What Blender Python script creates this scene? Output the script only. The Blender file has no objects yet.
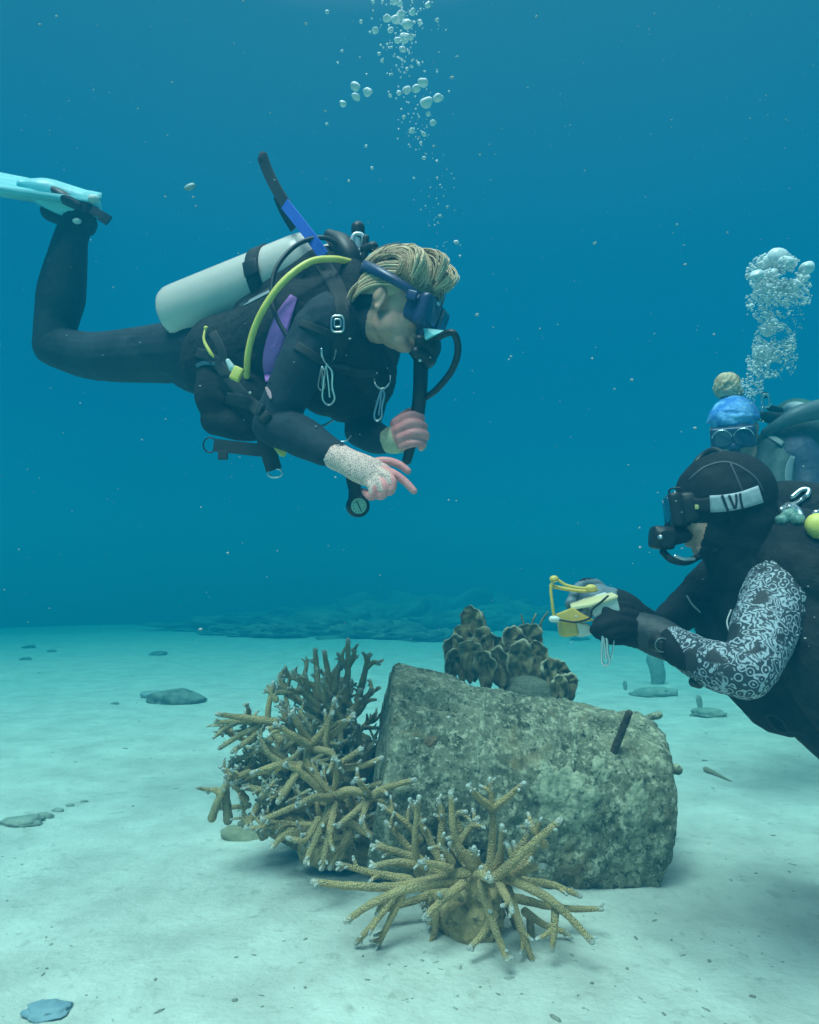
import bpy, bmesh, math, random
import numpy as np
from mathutils import Vector, Matrix, Quaternion

S = bpy.context.scene
C = S.collection
rnd = random.Random(7)

# ------------------------------------------------------------------ camera
W, H, F = 819, 1024, 731.0
CAM = Vector((0, 0, 0.82))
TH = math.atan(78 / F)
cd = bpy.data.cameras.new('camera'); cam = bpy.data.objects.new('camera', cd); C.objects.link(cam)
cam.location = CAM; cam.rotation_euler = (math.pi / 2 + TH, 0, 0)
cd.sensor_fit = 'HORIZONTAL'; cd.sensor_width = 36; cd.lens = 36 * F / W
cd.clip_start = 0.05; cd.clip_end = 300
S.camera = cam

# ------------------------------------------------------------------ render settings
S.view_settings.view_transform = 'Standard'; S.view_settings.look = 'None'
S.view_settings.exposure = 0.0; S.view_settings.gamma = 1
cy = S.cycles
cy.use_denoising = True
try: cy.denoiser = 'OPENIMAGEDENOISE'
except Exception: pass
cy.max_bounces = 6; cy.diffuse_bounces = 2; cy.glossy_bounces = 2; cy.transmission_bounces = 5
cy.transparent_max_bounces = 12; cy.volume_bounces = 0
cy.caustics_reflective = False; cy.caustics_refractive = False
cy.sample_clamp_indirect = 3

def lin(r, g, b):
    f = lambda c: (c / 255 / 12.92) if c / 255 <= 0.04045 else ((c / 255 + 0.055) / 1.055) ** 2.4
    return (f(r), f(g), f(b), 1)

# ------------------------------------------------------------------ world: open water glowing from above
w = bpy.data.worlds.new('World'); S.world = w; w.use_nodes = True
nt = w.node_tree; bg = nt.nodes['Background']
tc = nt.nodes.new('ShaderNodeTexCoord'); sp = nt.nodes.new('ShaderNodeSeparateXYZ')
nt.links.new(tc.outputs['Generated'], sp.inputs[0])
ns = nt.nodes.new('ShaderNodeTexNoise'); ns.inputs['Scale'].default_value = 2.2; ns.inputs['Detail'].default_value = 3
nt.links.new(tc.outputs['Generated'], ns.inputs['Vector'])
ma = nt.nodes.new('ShaderNodeMath'); ma.operation = 'MULTIPLY_ADD'; ma.inputs[1].default_value = 0.10; 
nt.links.new(ns.outputs['Fac'], ma.inputs[0]); nt.links.new(sp.outputs['Z'], ma.inputs[2])
rp = nt.nodes.new('ShaderNodeValToRGB')
sb = nt.nodes.new('ShaderNodeMath'); sb.operation = 'SUBTRACT'; sb.inputs[1].default_value = 0.05
nt.links.new(ma.outputs[0], sb.inputs[0]); nt.links.new(sb.outputs[0], rp.inputs[0])
nt.links.new(rp.outputs[0], bg.inputs[0]); bg.inputs[1].default_value = 1.0
el = rp.color_ramp.elements
el[0].position = 0.0; el[0].color = lin(0, 116, 150)
el[1].position = 1.0; el[1].color = (4.2, 3.8, 3.6, 1)
for p, c in ((0.10, lin(0, 108, 152)), (0.25, lin(0, 108, 154)), (0.42, lin(16, 116, 158)), (0.66, lin(50, 126, 158)), (0.80, (0.38, 0.50, 0.60, 1))):
    e = el.new(p); e.color = c

# ------------------------------------------------------------------ sun filtered by the surface
sd = bpy.data.lights.new('sun', 'SUN'); sun = bpy.data.objects.new('sun', sd); C.objects.link(sun)
sd.energy = 5.0; sd.angle = math.radians(24); sd.color = (1.0, 0.91, 0.92)
sun_dir = Vector((-0.26, -0.48, 1.0)).normalized()            # towards the sun
sun.rotation_euler = sun_dir.to_track_quat('Z', 'Y').to_euler()

# ------------------------------------------------------------------ placement helpers
UPV = Vector((0, -math.sin(TH), math.cos(TH))); FWD = Vector((0, math.cos(TH), math.sin(TH)))
def P(px, py, d):
    return CAM + Vector((1, 0, 0)) * ((px - 409.5) / F * d) + UPV * (-(py - 512) / F * d) + FWD * d
def G(px, py, z=0.0):
    a = P(px, py, 1) - CAM
    t = (z - CAM.z) / a.z
    return CAM + a * t
def mm(px, d): return px * d / F       # pixels -> metres at depth d

# ------------------------------------------------------------------ numpy noise
_pr = np.random.RandomState(5)
_perm = np.concatenate([_pr.permutation(256)] * 3)
_val = _pr.rand(256) * 2 - 1
def vnoise(p):
    p = np.asarray(p, float); i = np.floor(p).astype(int); f = p - i
    f = f * f * (3 - 2 * f); i &= 255
    def h(a, b, c): return _val[_perm[_perm[_perm[(i[:, 0] + a) & 255] + ((i[:, 1] + b) & 255)] + ((i[:, 2] + c) & 255)]]
    x, y, z = f[:, 0], f[:, 1], f[:, 2]
    l = lambda a, b, t: a + (b - a) * t
    return l(l(l(h(0,0,0), h(1,0,0), x), l(h(0,1,0), h(1,1,0), x), y), l(l(h(0,0,1), h(1,0,1), x), l(h(0,1,1), h(1,1,1), x), y), z)
def fbm(p, sc, octs=4, g=0.5):
    p = np.asarray(p, float) * sc; s = 0; a = 1; t = 0
    for k in range(octs):
        s = s + a * vnoise(p * (2 ** k) + 17.3 * k); t += a; a *= g
    return s / t

# ------------------------------------------------------------------ materials
def new_mat(name):
    m = bpy.data.materials.new(name); m.use_nodes = True
    n = m.node_tree.nodes; return m, m.node_tree, n['Principled BSDF']
def mat(name, c1, c2=None, scale=20, rough=0.7, bump=0.0, bscale=None, metal=0.0, detail=4, spec=0.5, contrast=(0.35, 0.65), c3=None, s3=3, f3=(0.5, 0.65), coords='Object'):
    """two colours blended by noise, an optional third in larger patches, relief by noise"""
    m, t, b = new_mat(name)
    b.inputs['Roughness'].default_value = rough; b.inputs['Metallic'].default_value = metal
    b.inputs['Specular IOR Level'].default_value = spec
    tc = t.nodes.new('ShaderNodeTexCoord'); co = tc.outputs[coords]
    c1 = (*c1[:3], 1); b.inputs['Base Color'].default_value = c1
    if c2 is not None:
        nz = t.nodes.new('ShaderNodeTexNoise'); nz.inputs['Scale'].default_value = scale; nz.inputs['Detail'].default_value = detail; nz.inputs['Roughness'].default_value = 0.65
        t.links.new(co, nz.inputs['Vector'])
        r = t.nodes.new('ShaderNodeValToRGB'); r.color_ramp.elements[0].position = contrast[0]; r.color_ramp.elements[1].position = contrast[1]
        r.color_ramp.elements[0].color = c1; r.color_ramp.elements[1].color = (*c2[:3], 1)
        t.links.new(nz.outputs['Fac'], r.inputs[0]); out = r.outputs[0]
        if c3 is not None:
            n3 = t.nodes.new('ShaderNodeTexNoise'); n3.inputs['Scale'].default_value = s3; n3.inputs['Detail'].default_value = 6; n3.inputs['Roughness'].default_value = 0.7
            t.links.new(co, n3.inputs['Vector'])
            r3 = t.nodes.new('ShaderNodeValToRGB'); r3.color_ramp.elements[0].position = f3[0]; r3.color_ramp.elements[1].position = f3[1]
            t.links.new(n3.outputs['Fac'], r3.inputs[0])
            mx = t.nodes.new('ShaderNodeMix'); mx.data_type = 'RGBA'
            t.links.new(r3.outputs[0], mx.inputs['Factor']); t.links.new(out, mx.inputs[6]); mx.inputs[7].default_value = (*c3[:3], 1)
            out = mx.outputs[2]
        t.links.new(out, b.inputs['Base Color'])
    if bump:
        bn = t.nodes.new('ShaderNodeTexNoise'); bn.inputs['Scale'].default_value = bscale or scale * 3; bn.inputs['Detail'].default_value = 5
        t.links.new(co, bn.inputs['Vector'])
        bp = t.nodes.new('ShaderNodeBump'); bp.inputs['Strength'].default_value = bump; bp.inputs['Distance'].default_value = 0.01
        t.links.new(bn.outputs['Fac'], bp.inputs['Height']); t.links.new(bp.outputs[0], b.inputs['Normal'])
    return m

# ------------------------------------------------------------------ object helpers
def link(name, me, m=None, parent=None, smooth=True):
    if m is not None and len(me.materials) == 0:
        for k in (m if isinstance(m, (list, tuple)) else [m]): me.materials.append(k)
    if smooth: me.polygons.foreach_set('use_smooth', [True] * len(me.polygons))
    o = bpy.data.objects.new(name, me); C.objects.link(o)
    if parent is not None:
        o.parent = parent
        o.matrix_parent_inverse = Matrix.LocRotScale(*root_mw(parent)).inverted()
    return o
def root_mw(o):
    # world transform without needing a depsgraph update
    m = Matrix.Identity(4); q = o; ch = []
    while q is not None: ch.append(q); q = q.parent
    for q in reversed(ch): m = m @ (q.matrix_parent_inverse if q.parent else Matrix.Identity(4)) @ q.matrix_basis
    return m.decompose()
def thing(name, label, cat, loc=(0, 0, 0), group=None):
    o = bpy.data.objects.new(name, None); C.objects.link(o); o.location = loc
    o.empty_display_size = 0.05
    return tag(o, label, cat, group)
def tag(o, label, cat, group=None, kind=None):
    if label: o['label'] = label
    if cat: o['category'] = cat
    if group: o['group'] = group
    if kind: o['kind'] = kind
    return o
def bm_mesh(bm, name):
    me = bpy.data.meshes.new(name); bm.normal_update(); bm.to_mesh(me); bm.free(); return me
def obj(name, bm, m, parent=None, smooth=True):
    return link(name, bm_mesh(bm, name), m, parent, smooth)
def catmull(pts, n):
    """resample a polyline of equal-length tuples into a smooth one, n steps per span"""
    p = [np.array(q, float) for q in pts]
    if len(p) == 2: return [p[0] + (p[1] - p[0]) * t / n for t in range(n + 1)]
    e = [2 * p[0] - p[1]] + p + [2 * p[-1] - p[-2]]; out = []
    for i in range(1, len(e) - 2):
        for k in range(n):
            t = k / n
            out.append(0.5 * ((2 * e[i]) + (-e[i-1] + e[i+1]) * t + (2*e[i-1] - 5*e[i] + 4*e[i+1] - e[i+2]) * t*t + (-e[i-1] + 3*e[i] - 3*e[i+1] + e[i+2]) * t**3))
    out.append(p[-1]); return out
def tube(bm, pts, rad, seg=10, n=6, flat=1.0, up=None, caps=True, closed=False, smooth=True, rnoise=0.0, mi=0):
    """pts: world points; rad: number or per-point list; flat: depth/width ratio across 'up'"""
    if isinstance(rad, (int, float)): rad = [rad] * len(pts)
    if isinstance(flat, (int, float)): flat = [flat] * len(pts)
    q = [(*p, r, fl) for p, r, fl in zip(pts, rad, flat)]
    if closed: q = q + [q[0]]
    s = catmull(q, n) if smooth else [np.array(a, float) for a in q]
    if closed: s = s[:-1]
    c = [Vector(a[:3]) for a in s]; rr = [max(1e-5, a[3]) for a in s]; ff = [a[4] for a in s]
    N = len(c); rings = []
    u = None
    for i in range(N):
        if closed: t = (c[(i + 1) % N] - c[i - 1])
        else: t = c[min(i + 1, N - 1)] - c[max(i - 1, 0)]
        if t.length < 1e-9: t = Vector((0, 0, 1))
        t.normalize()
        if u is None:
            u = Vector(up) if up is not None else (Vector((0, 0, 1)) if abs(t.z) < 0.9 else Vector((0, 1, 0)))
        elif up is not None: u = Vector(up)
        u = (u - t * u.dot(t)); u.normalize(); v = t.cross(u)
        def ring(cc, k):
            return [bm.verts.new(cc + (v * math.cos(a) + u * math.sin(a) * ff[i]) * (rr[i] * k * (1 + rnoise * rnd.uniform(-1, 1)))) for a in [2 * math.pi * j / seg for j in range(seg)]]
        if caps and not closed and i == 0:
            for kk in (75, 45, 20): rings.append(ring(c[0] - t * rr[0] * math.sin(math.radians(kk)), math.cos(math.radians(kk))))
        rings.append(ring(c[i], 1))
        if caps and not closed and i == N - 1:
            for kk in (20, 45, 75): rings.append(ring(c[-1] + t * rr[-1] * math.sin(math.radians(kk)), math.cos(math.radians(kk))))
    M = len(rings)
    for i in range(M if closed else M - 1):
        a, b = rings[i], rings[(i + 1) % M]
        for j in range(seg):
            f = bm.faces.new((a[j], a[(j + 1) % seg], b[(j + 1) % seg], b[j])); f.material_index = mi
    if not closed:
        f = bm.faces.new(rings[0][::-1]); f.material_index = mi
        f = bm.faces.new(rings[-1]); f.material_index = mi
    return bm
def ball(bm, c, r, sub=2, rot=None, mi=0):
    if isinstance(r, (int, float)): r = (r, r, r)
    M = Matrix.Translation(Vector(c)) @ (rot.to_4x4() if rot is not None else Matrix.Identity(4)) @ Matrix.Diagonal((*r, 1))
    g = bmesh.ops.create_icosphere(bm, subdivisions=sub, radius=1, matrix=M)
    for v in g['verts']:
        for f in v.link_faces: f.material_index = mi
    return bm
def many(name, items, m, sub=1, smooth=False):
    """thousands of small rounded bits as one mesh: items = (centre, radii, angle)"""
    t = bmesh.new(); bmesh.ops.create_icosphere(t, subdivisions=sub, radius=1); t.verts.ensure_lookup_table()
    v = np.array([tuple(x.co) for x in t.verts]); f = np.array([[a.index for a in x.verts] for x in t.faces]); t.free()
    V = []; Fc = []
    for i, (c, r, an) in enumerate(items):
        p = v * np.array(r); ca, sa = math.cos(an), math.sin(an); p = np.stack([p[:, 0] * ca - p[:, 1] * sa, p[:, 0] * sa + p[:, 1] * ca, p[:, 2]], 1)
        V.append(p + np.array(tuple(c))); Fc.append(f + i * len(v))
    V = np.concatenate(V); Fc = np.concatenate(Fc); me = bpy.data.meshes.new(name)
    me.vertices.add(len(V)); me.vertices.foreach_set('co', V.ravel()); me.loops.add(Fc.size); me.loops.foreach_set('vertex_index', Fc.ravel())
    me.polygons.add(len(Fc)); me.polygons.foreach_set('loop_start', np.arange(0, Fc.size, 3)); me.update(); me.validate()
    return link(name, me, m, smooth=smooth)
def box(bm, c, size, rot=None, bev=0.0, mi=0):
    M = Matrix.Translation(Vector(c)) @ (rot.to_4x4() if rot is not None else Matrix.Identity(4)) @ Matrix.Diagonal((*size, 1))
    g = bmesh.ops.create_cube(bm, size=1, matrix=M)
    fs = {f for v in g['verts'] for f in v.link_faces}
    for f in fs: f.material_index = mi
    if bev:
        es = {e for v in g['verts'] for e in v.link_edges}
        bmesh.ops.bevel(bm, geom=list(es), offset=bev, segments=2, affect='EDGES', profile=0.6)
    return bm
def frame(f, u=(0, 0, 1)):
    """3x3 with columns X=f, Z~u"""
    f = Vector(f).normalized(); u = Vector(u); u = (u - f * u.dot(f)).normalized(); l = u.cross(f)
    return Matrix((f, l, u)).transposed()
def remesh(bm, vox, smooth=4, fac=0.5):
    """fuse everything in bm into one closed skin"""
    me = bm_mesh(bm, 'tmp'); o = bpy.data.objects.new('tmp', me); C.objects.link(o)
    r = o.modifiers.new('r', 'REMESH'); r.mode = 'VOXEL'; r.voxel_size = vox; r.adaptivity = 0
    if smooth:
        s = o.modifiers.new('s', 'SMOOTH'); s.iterations = smooth; s.factor = fac
    dg = bpy.context.evaluated_depsgraph_get(); dg.update()
    out = bpy.data.meshes.new_from_object(o.evaluated_get(dg), depsgraph=dg)
    bpy.data.objects.remove(o); bpy.data.meshes.remove(me); out.materials.clear()
    return out
def get_co(me):
    a = np.empty(len(me.vertices) * 3); me.vertices.foreach_get('co', a); return a.reshape(-1, 3)
def get_no(me):
    a = np.empty(len(me.vertices) * 3); me.vertices.foreach_get('normal', a); return a.reshape(-1, 3)
def set_co(me, a): me.vertices.foreach_set('co', a.ravel()); me.update()
def ribbon(bm, pts, width, thick, up, n=6, mi=0):
    """flat strap: width across 'side', thickness along up"""
    s = catmull([tuple(p) for p in pts], n); c = [Vector(a) for a in s]; prev = None
    ups = up if isinstance(up, list) else [up] * len(pts)
    us = catmull([tuple(q) for q in ups], n)
    for i in range(len(c)):
        t = (c[min(i + 1, len(c) - 1)] - c[max(i - 1, 0)]).normalized(); u = Vector(us[i]); u = (u - t * u.dot(t)).normalized(); v = t.cross(u)
        r = [bm.verts.new(c[i] + v * a * width / 2 + u * b * thick / 2) for a, b in ((-1, -1), (1, -1), (1, 1), (-1, 1))]
        if prev:
            for j in range(4): bm.faces.new((prev[j], prev[(j + 1) % 4], r[(j + 1) % 4], r[j])).material_index = mi
        else: bm.faces.new(r[::-1]).material_index = mi
        prev = r
    bm.faces.new(prev).material_index = mi
    return bm

# ================================================================== SETTING
# ---- sand sheet
sand_m = mat('sand', (0.55, 0.52, 0.46), (0.74, 0.71, 0.63), scale=4.5, rough=0.95, bump=0.6, bscale=60, spec=0.1, c3=(0.40, 0.38, 0.32), s3=20, f3=(0.56, 0.76), detail=8)
def sand_h(x, y):
    p = np.stack([x, y, x * 0], 1)
    h = 0.03 * fbm(p, 0.9, 3) + 0.007 * fbm(p + 9, 5, 3) * 1.0 + 0.0045 * fbm(p + 3, 20, 4, .6)
    r = np.hypot(x, y)
    h += 0.12 * fbm(p + 40, 0.16, 2) * np.clip((r - 5) / 10, 0, 1)
    rr = np.hypot(x, y); h -= np.where(rr < 32, 0.0012 * np.clip(rr - 8, 0, 24) ** 2, 0.691 + 0.0576 * (rr - 32))
    # sand drifted against the block
    dx = (x - 0.33) / 0.62; dy = (y - 2.38) / 0.42
    h += 0.022 * np.exp(-(dx * dx + dy * dy - 0.2) ** 2 * 1.2)
    return h
n = 420; u = np.linspace(-1, 1, n); k = 5.2; sx = 0.46 * np.sinh(k * u)
X, Y = np.meshgrid(sx + 0.1, sx + 2.0); X = X.ravel(); Y = Y.ravel()
Z = sand_h(X, Y); co = np.stack([X, Y, Z], 1)
idx = np.arange(n * n).reshape(n, n)
q = np.stack([idx[:-1, :-1], idx[:-1, 1:], idx[1:, 1:], idx[1:, :-1]], -1).reshape(-1, 4)
me = bpy.data.meshes.new('seabed'); me.from_pydata(co.tolist(), [], q.tolist())
seabed = link('seabed', me, sand_m); seabed['kind'] = 'structure'
def ground(px, py):
    g = G(px, py)
    for _ in range(3): g = G(px, py, float(sand_h(np.array([g.x]), np.array([g.y]))[0]))
    return g

# ---- far reef: low mounds at the edge of the sand
reef_m = mat('reef_rock', (0.10, 0.12, 0.09), (0.30, 0.30, 0.22), scale=2.5, rough=0.95, bump=0.6, bscale=6)
def lump_mesh(name, c, r, sub=4, amp=0.25, sc=3.0, seed=0, floor=None):
    bm = bmesh.new(); bmesh.ops.create_icosphere(bm, subdivisions=sub, radius=1)
    me = bm_mesh(bm, name); a = get_co(me)
    d = fbm(a + seed * 7.1, sc * 0.6, 5, 0.6)
    a = a * (1 + amp * d[:, None] * 1.6) * np.array(r) + np.array(c)
    set_co(me, a); return me
mounds = [(-4.2, 18, 1.6, .32), (-1.9, 16.5, 1.5, .42), (-0.4, 17.5, 1.5, .6), (1.2, 16.5, 1.4, .5), (3.2, 18, 2.2, .6), (-3.4, 21, 2.0, .5), (-1.5, 20.5, 1.8, .75), (0.8, 21, 2.6, .95), (5.8, 21, 2.4, .5), (-2.6, 14.2, .8, .24), (-3.6, 15.2, .7, .2), (-.6, 13.6, .9, .3), (.6, 12.6, .6, .22), (-1.6, 14.8, .8, .34)]
for i, (x, y, r, h) in enumerate(mounds):
    o = link('reef_mound', lump_mesh('reef_mound', (x, y, float(sand_h(np.array([x * 1.]), np.array([y * 1.]))[0])), (r, r * 0.7, h * .85), 5, 0.55, 5.5, i), reef_m)
    o['kind'] = 'structure'

# ---- loose rubble and pebbles
grit_m = mat('sand_grit', (0.22, 0.22, 0.17), (0.50, 0.47, 0.40), scale=9, rough=.95)
peb_m = mat('rubble', (0.10, 0.11, 0.08), (0.34, 0.32, 0.26), scale=12, rough=0.95)
its = []
for i in range(1700):
    d = 1.25 * (9.5 ** rnd.random()); x = rnd.uniform(-0.75, 0.75) * d; y = d + 0.0
    if -0.15 < x < 0.85 and 1.95 < y < 2.7: continue
    g = 1 if fbm([[x, y, 3]], 1.3, 2)[0] > -0.1 else 0
    if not g: continue
    s = rnd.choice([1, 1, 1, 1.5, 2.2]) * rnd.uniform(0.0013, 0.0032) * (0.7 + 0.16 * d)
    z = float(sand_h(np.array([x]), np.array([y]))[0])
    its.append(((x, y, z + s * 0.05), (s * rnd.uniform(1, 2.8), s * rnd.uniform(.6, 1.2), s * rnd.uniform(.2, .5)), rnd.uniform(0, 6.28)))
o = many('pebbles', its, grit_m); tag(o, 'fine coral rubble bits scattered over the pale sand', 'rubble', kind='stuff')

def rock(name, label, cat, px, py, rpx, m=peb_m, squash=0.4, seed=1, parts=None, up=0.25):
    g = ground(px, py); d = (g - CAM).dot(FWD); r = mm(rpx, d)
    o = link(name, lump_mesh(name, (0, 0, 0), (r, r * 0.7, r * squash), 4, 0.3, 2.5, seed), m)
    o.location = g + Vector((0, 0, r * squash * up)); tag(o, label, cat); return o
stone_m = mat('stone', (0.10, 0.12, 0.10), (0.30, 0.31, 0.25), scale=14, rough=0.95, bump=0.6, bscale=40)
pale_m = mat('pale_stone', (0.30, 0.34, 0.34), (0.42, 0.45, 0.42), scale=10, rough=0.9, bump=0.4, bscale=60)
far_m = mat('pale_mottled_stone', (0.24, 0.27, 0.22), (0.42, 0.42, 0.34), scale=10, rough=.95, bump=.5, bscale=30)  # paler mottled tone for the distant objects and the left rubble
rock('rock', 'low dark stone on the open sand left of the branching coral', 'rock', 176, 702, 27, stone_m, 0.36, 3)
rock('rock', 'pale flat stone touching the left end of the low dark stone', 'rock', 154, 697, 15, pale_m, 0.35, 5)
rock('rock', 'pale blue grey stone half buried in the sand nearest the camera', 'rock', 48, 1012, 24, mat('blue_stone', (0.22, 0.33, 0.40), (0.30, 0.40, 0.45), scale=16, rough=0.9, bump=0.2), 0.25, 8)
rb = rock('rubble_stone', 'brown knobbly rubble stone at the left edge of the photo on the sand', 'rock', 20, 824, 20, far_m, 0.30, 11)
for k, (x, y, r) in enumerate([(44, 817, 9), (58, 811, 6), (70, 806, 5), (84, 802, 4), (32, 820, 11)]):
    g = ground(x, y); r = mm(r, (g - CAM).dot(FWD))
    o = link('fragment', lump_mesh('fragment', tuple(g + Vector((0, 0, r * 0.1))), (r, r * .6, r * .4), 3, .35, 3, k), far_m, rb)
tan_m = mat('dead_coral', (0.28, 0.22, 0.13), (0.38, 0.33, 0.24), scale=20, rough=0.9)
bm = bmesh.new(); a = ground(706, 772); b = ground(732, 782)
tube(bm, [a + Vector((0, 0, .012)), (a + b) / 2 + Vector((0, 0, .006)), b], [.012, .009, .003], 8, 4, rnoise=.15)
tag(obj('coral_fragment', bm, tan_m), 'small tan dead coral twig on the sand right of the concrete drum', 'coral')
# distant sponges and rocks behind the drum
rock('rock', 'flat grey stone far behind the drum, under the camera', 'rock', 655, 695, 22, far_m, .3, 14)
rock('rock', 'small low stone in the distance right of the drum top, beside the round sponge', 'rock', 708, 715, 17, far_m, .3, 15)
def sponge(px, py, wpx, hpx, label, sd):
    g = ground(px, py); d = (g - CAM).dot(FWD); r = mm(wpx, d) / 2; h = mm(hpx, d)
    t = thing('sponge', label, 'sponge', g)
    bm = bmesh.new(); q = random.Random(sd)
    for k in range(3 if wpx > 14 else 1):
        b = g + Vector((q.uniform(-.4, .4) * r * (wpx > 14), q.uniform(-.3, .3) * r, -0.02))
        hh = h * q.uniform(.7, 1)
        tube(bm, [b, b + Vector((r * .1, 0, hh * .5)), b + Vector((r * q.uniform(-.2, .2), 0, hh))], [r * .35, r * .55, r * .6], 12, 4, rnoise=.08)
    link('tube', remesh(bm, max(.006, r / 9), 3), far_m, t)
sponge(700, 711, 10, 17, 'small round dark sponge standing alone on the far sand', 1)
sponge(655, 684, 24, 30, 'broad upright grey sponge in the distance below the held camera', 2)
sponge(625, 690, 7, 12, 'small thin sponge on the far sand left of the broad grey one', 3)
for k, (x, y, r, l) in enumerate([(26, 660, 6, 'dark little stone on the far sand at the left edge'), (52, 652, 5, 'tiny stone in a row with others on the far left sand'), (158, 655, 9, 'small dark rock near the reef edge, nearest the mounds'), (30, 648, 7, 'farthest thin stone on the left sand'), (115, 704, 4, 'small dark pebble sized stone left of the low dark rock'), (580, 640, 9, 'small rock beyond the leafy coral')]):
    rock('stone', l, 'stone', x, y, r, stone_m, .35, 20 + k)

# ================================================================== CONCRETE DRUM
drum_m = None
def make_drum_mat(name='encrusted_concrete'):
    m, t, b = new_mat(name); N = t.nodes; L = t.links
    tc = N.new('ShaderNodeTexCoord'); co = tc.outputs['Object']
    def noise(s, d=6, r=.65, off=0):
        mp = N.new('ShaderNodeMapping'); mp.inputs['Location'].default_value = (off, off, off); L.new(co, mp.inputs[0])
        z = N.new('ShaderNodeTexNoise'); z.inputs['Scale'].default_value = s; z.inputs['Detail'].default_value = d; z.inputs['Roughness'].default_value = r; L.new(mp.outputs[0], z.inputs['Vector']); return z.outputs['Fac']
    def ramp(f, a, bb, ca=(0, 0, 0, 1), cb=(1, 1, 1, 1)):
        r = N.new('ShaderNodeValToRGB'); r.color_ramp.elements[0].position = a; r.color_ramp.elements[1].position = bb
        r.color_ramp.elements[0].color = ca; r.color_ramp.elements[1].color = cb; L.new(f, r.inputs[0]); return r.outputs[0]
    def mix(f, a, bb):
        x = N.new('ShaderNodeMix'); x.data_type = 'RGBA'; L.new(f, x.inputs['Factor'])
        for s, i in ((a, 6), (bb, 7)):
            if isinstance(s, tuple): x.inputs[i].default_value = s
            else: L.new(s, x.inputs[i])
        return x.outputs[2]
    base = ramp(noise(9), .35, .68, (.12, .125, .08, 1), (.42, .39, .26, 1))
    c = mix(ramp(noise(38, 4, .7, 3), .52, .62), base, (.66, .60, .42, 1))          # pale grit
    c = mix(ramp(noise(95, 3, .7, 14), .55, .70), c, (.66, .60, .44, 1)); c = mix(ramp(noise(80, 3, .7, 19), .56, .68), c, (.07, .075, .05, 1))
    c = mix(ramp(noise(5, 5, .7, 8), .55, .66), c, (.34, .25, .13, 1))           # brown turf
    c = mix(ramp(noise(30, 6, .75, 11), .58, .66), c, (.05, .055, .04, 1))         # dark pits
    c = mix(ramp(noise(7, 7, .8, 21), .59, .66), c, (.60, .58, .40, 1))            # pale crust
    L.new(c, b.inputs['Base Color']); b.inputs['Roughness'].default_value = .95; b.inputs['Specular IOR Level'].default_value = .15
    bp = N.new('ShaderNodeBump'); bp.inputs['Strength'].default_value = .9; bp.inputs['Distance'].default_value = .012
    L.new(noise(55, 8, .75, 2), bp.inputs['Height']); L.new(bp.outputs[0], b.inputs['Normal'])
    return m
drum_m = make_drum_mat()
AL = Vector((-0.095, 2.25, 0.287)); AR = Vector((0.690, 2.31, 0.155))
ax = (AR - AL).normalized(); Lg = (AR - AL).length
DM = frame(ax)                                      # columns: axis, left(+y), up
drum = thing('concrete_drum', 'algae crusted concrete drum lying on its side on the sand', 'concrete block', (0.33, 2.3, 0))
def drum_surf(s, a):
    """s 0..1 along, a angle from +y side over the top; returns world point"""
    R = 0.293 - 0.018 * s
    ca, sa = math.cos(a), math.sin(a); e = 0.93
    v = Vector((math.copysign(abs(ca) ** e, ca), math.copysign(abs(sa) ** e, sa)))
    return AL + ax * (s * Lg) + DM.col[1] * v.x * R + DM.col[2] * v.y * R
seg, rings = 300, 220
vs = []; 
for i in range(rings + 1):
    s = i / rings
    for j in range(seg): vs.append(drum_surf(s, 2 * math.pi * j / seg))
vs = np.array([tuple(v) for v in vs])
endk = []
for e, cc in ((0, AL), (1, AR)):
    for kk in range(1, 26):
        f = 1 - kk / 26
        bse = vs[0:seg] if e == 0 else vs[rings * seg:(rings + 1) * seg]
        endk.append(np.array(cc) + (bse - np.array(cc)) * f)
allv = np.concatenate([vs] + endk + [np.array([tuple(AL), tuple(AR)])])
fc = []
rg = lambda r: [r * seg + j for j in range(seg)]
def strip(a, b):
    for j in range(seg): fc.append((a[j], a[(j + 1) % seg], b[(j + 1) % seg], b[j]))
for i in range(rings): strip(rg(i), rg(i + 1))
o0 = rings + 1
prev = rg(0)
for kk in range(25): cur = rg(o0 + kk); strip(cur, prev); prev = cur
ia = (o0 + 50) * seg
for j in range(seg): fc.append((ia, prev[(j + 1) % seg], prev[j]))
prev = rg(rings)
for kk in range(25): cur = rg(o0 + 25 + kk); strip(prev, cur); prev = cur
for j in range(seg): fc.append((prev[j], prev[(j + 1) % seg], ia + 1))
me = bpy.data.meshes.new('body'); me.from_pydata(allv.tolist(), [], fc); me.update()
a = get_co(me)
# local coords
loc = (a - np.array(AL)) @ np.array(DM)
s = loc[:, 0] / Lg; rad = np.hypot(loc[:, 1], loc[:, 2]); dirr = np.stack([loc[:, 1], loc[:, 2]], 1) / (rad[:, None] + 1e-6)
# soften the rims
edge = np.clip(1 - np.minimum(np.abs(s), np.abs(1 - s)) / 0.035, 0, 1)
k1 = (1 - 0.05 * edge ** 2)
loc[:, 1] *= k1; loc[:, 2] *= k1
d = 0.018 * fbm(a, 4, 3) + 0.018 * fbm(a + 5, 16, 4, .62) + 0.007 * np.abs(fbm(a + 2, 52, 3, .7)) - .006 * np.clip(fbm(a + 31, 22, 3, .6) - .18, 0, 1) * 5
pl = np.exp(-((s - .44) / .010) ** 2) * .006 + np.exp(-((s - .70) / .010) ** 2) * .005     # cast seams
d += pl * (1 + fbm(a, 30, 2))
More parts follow.
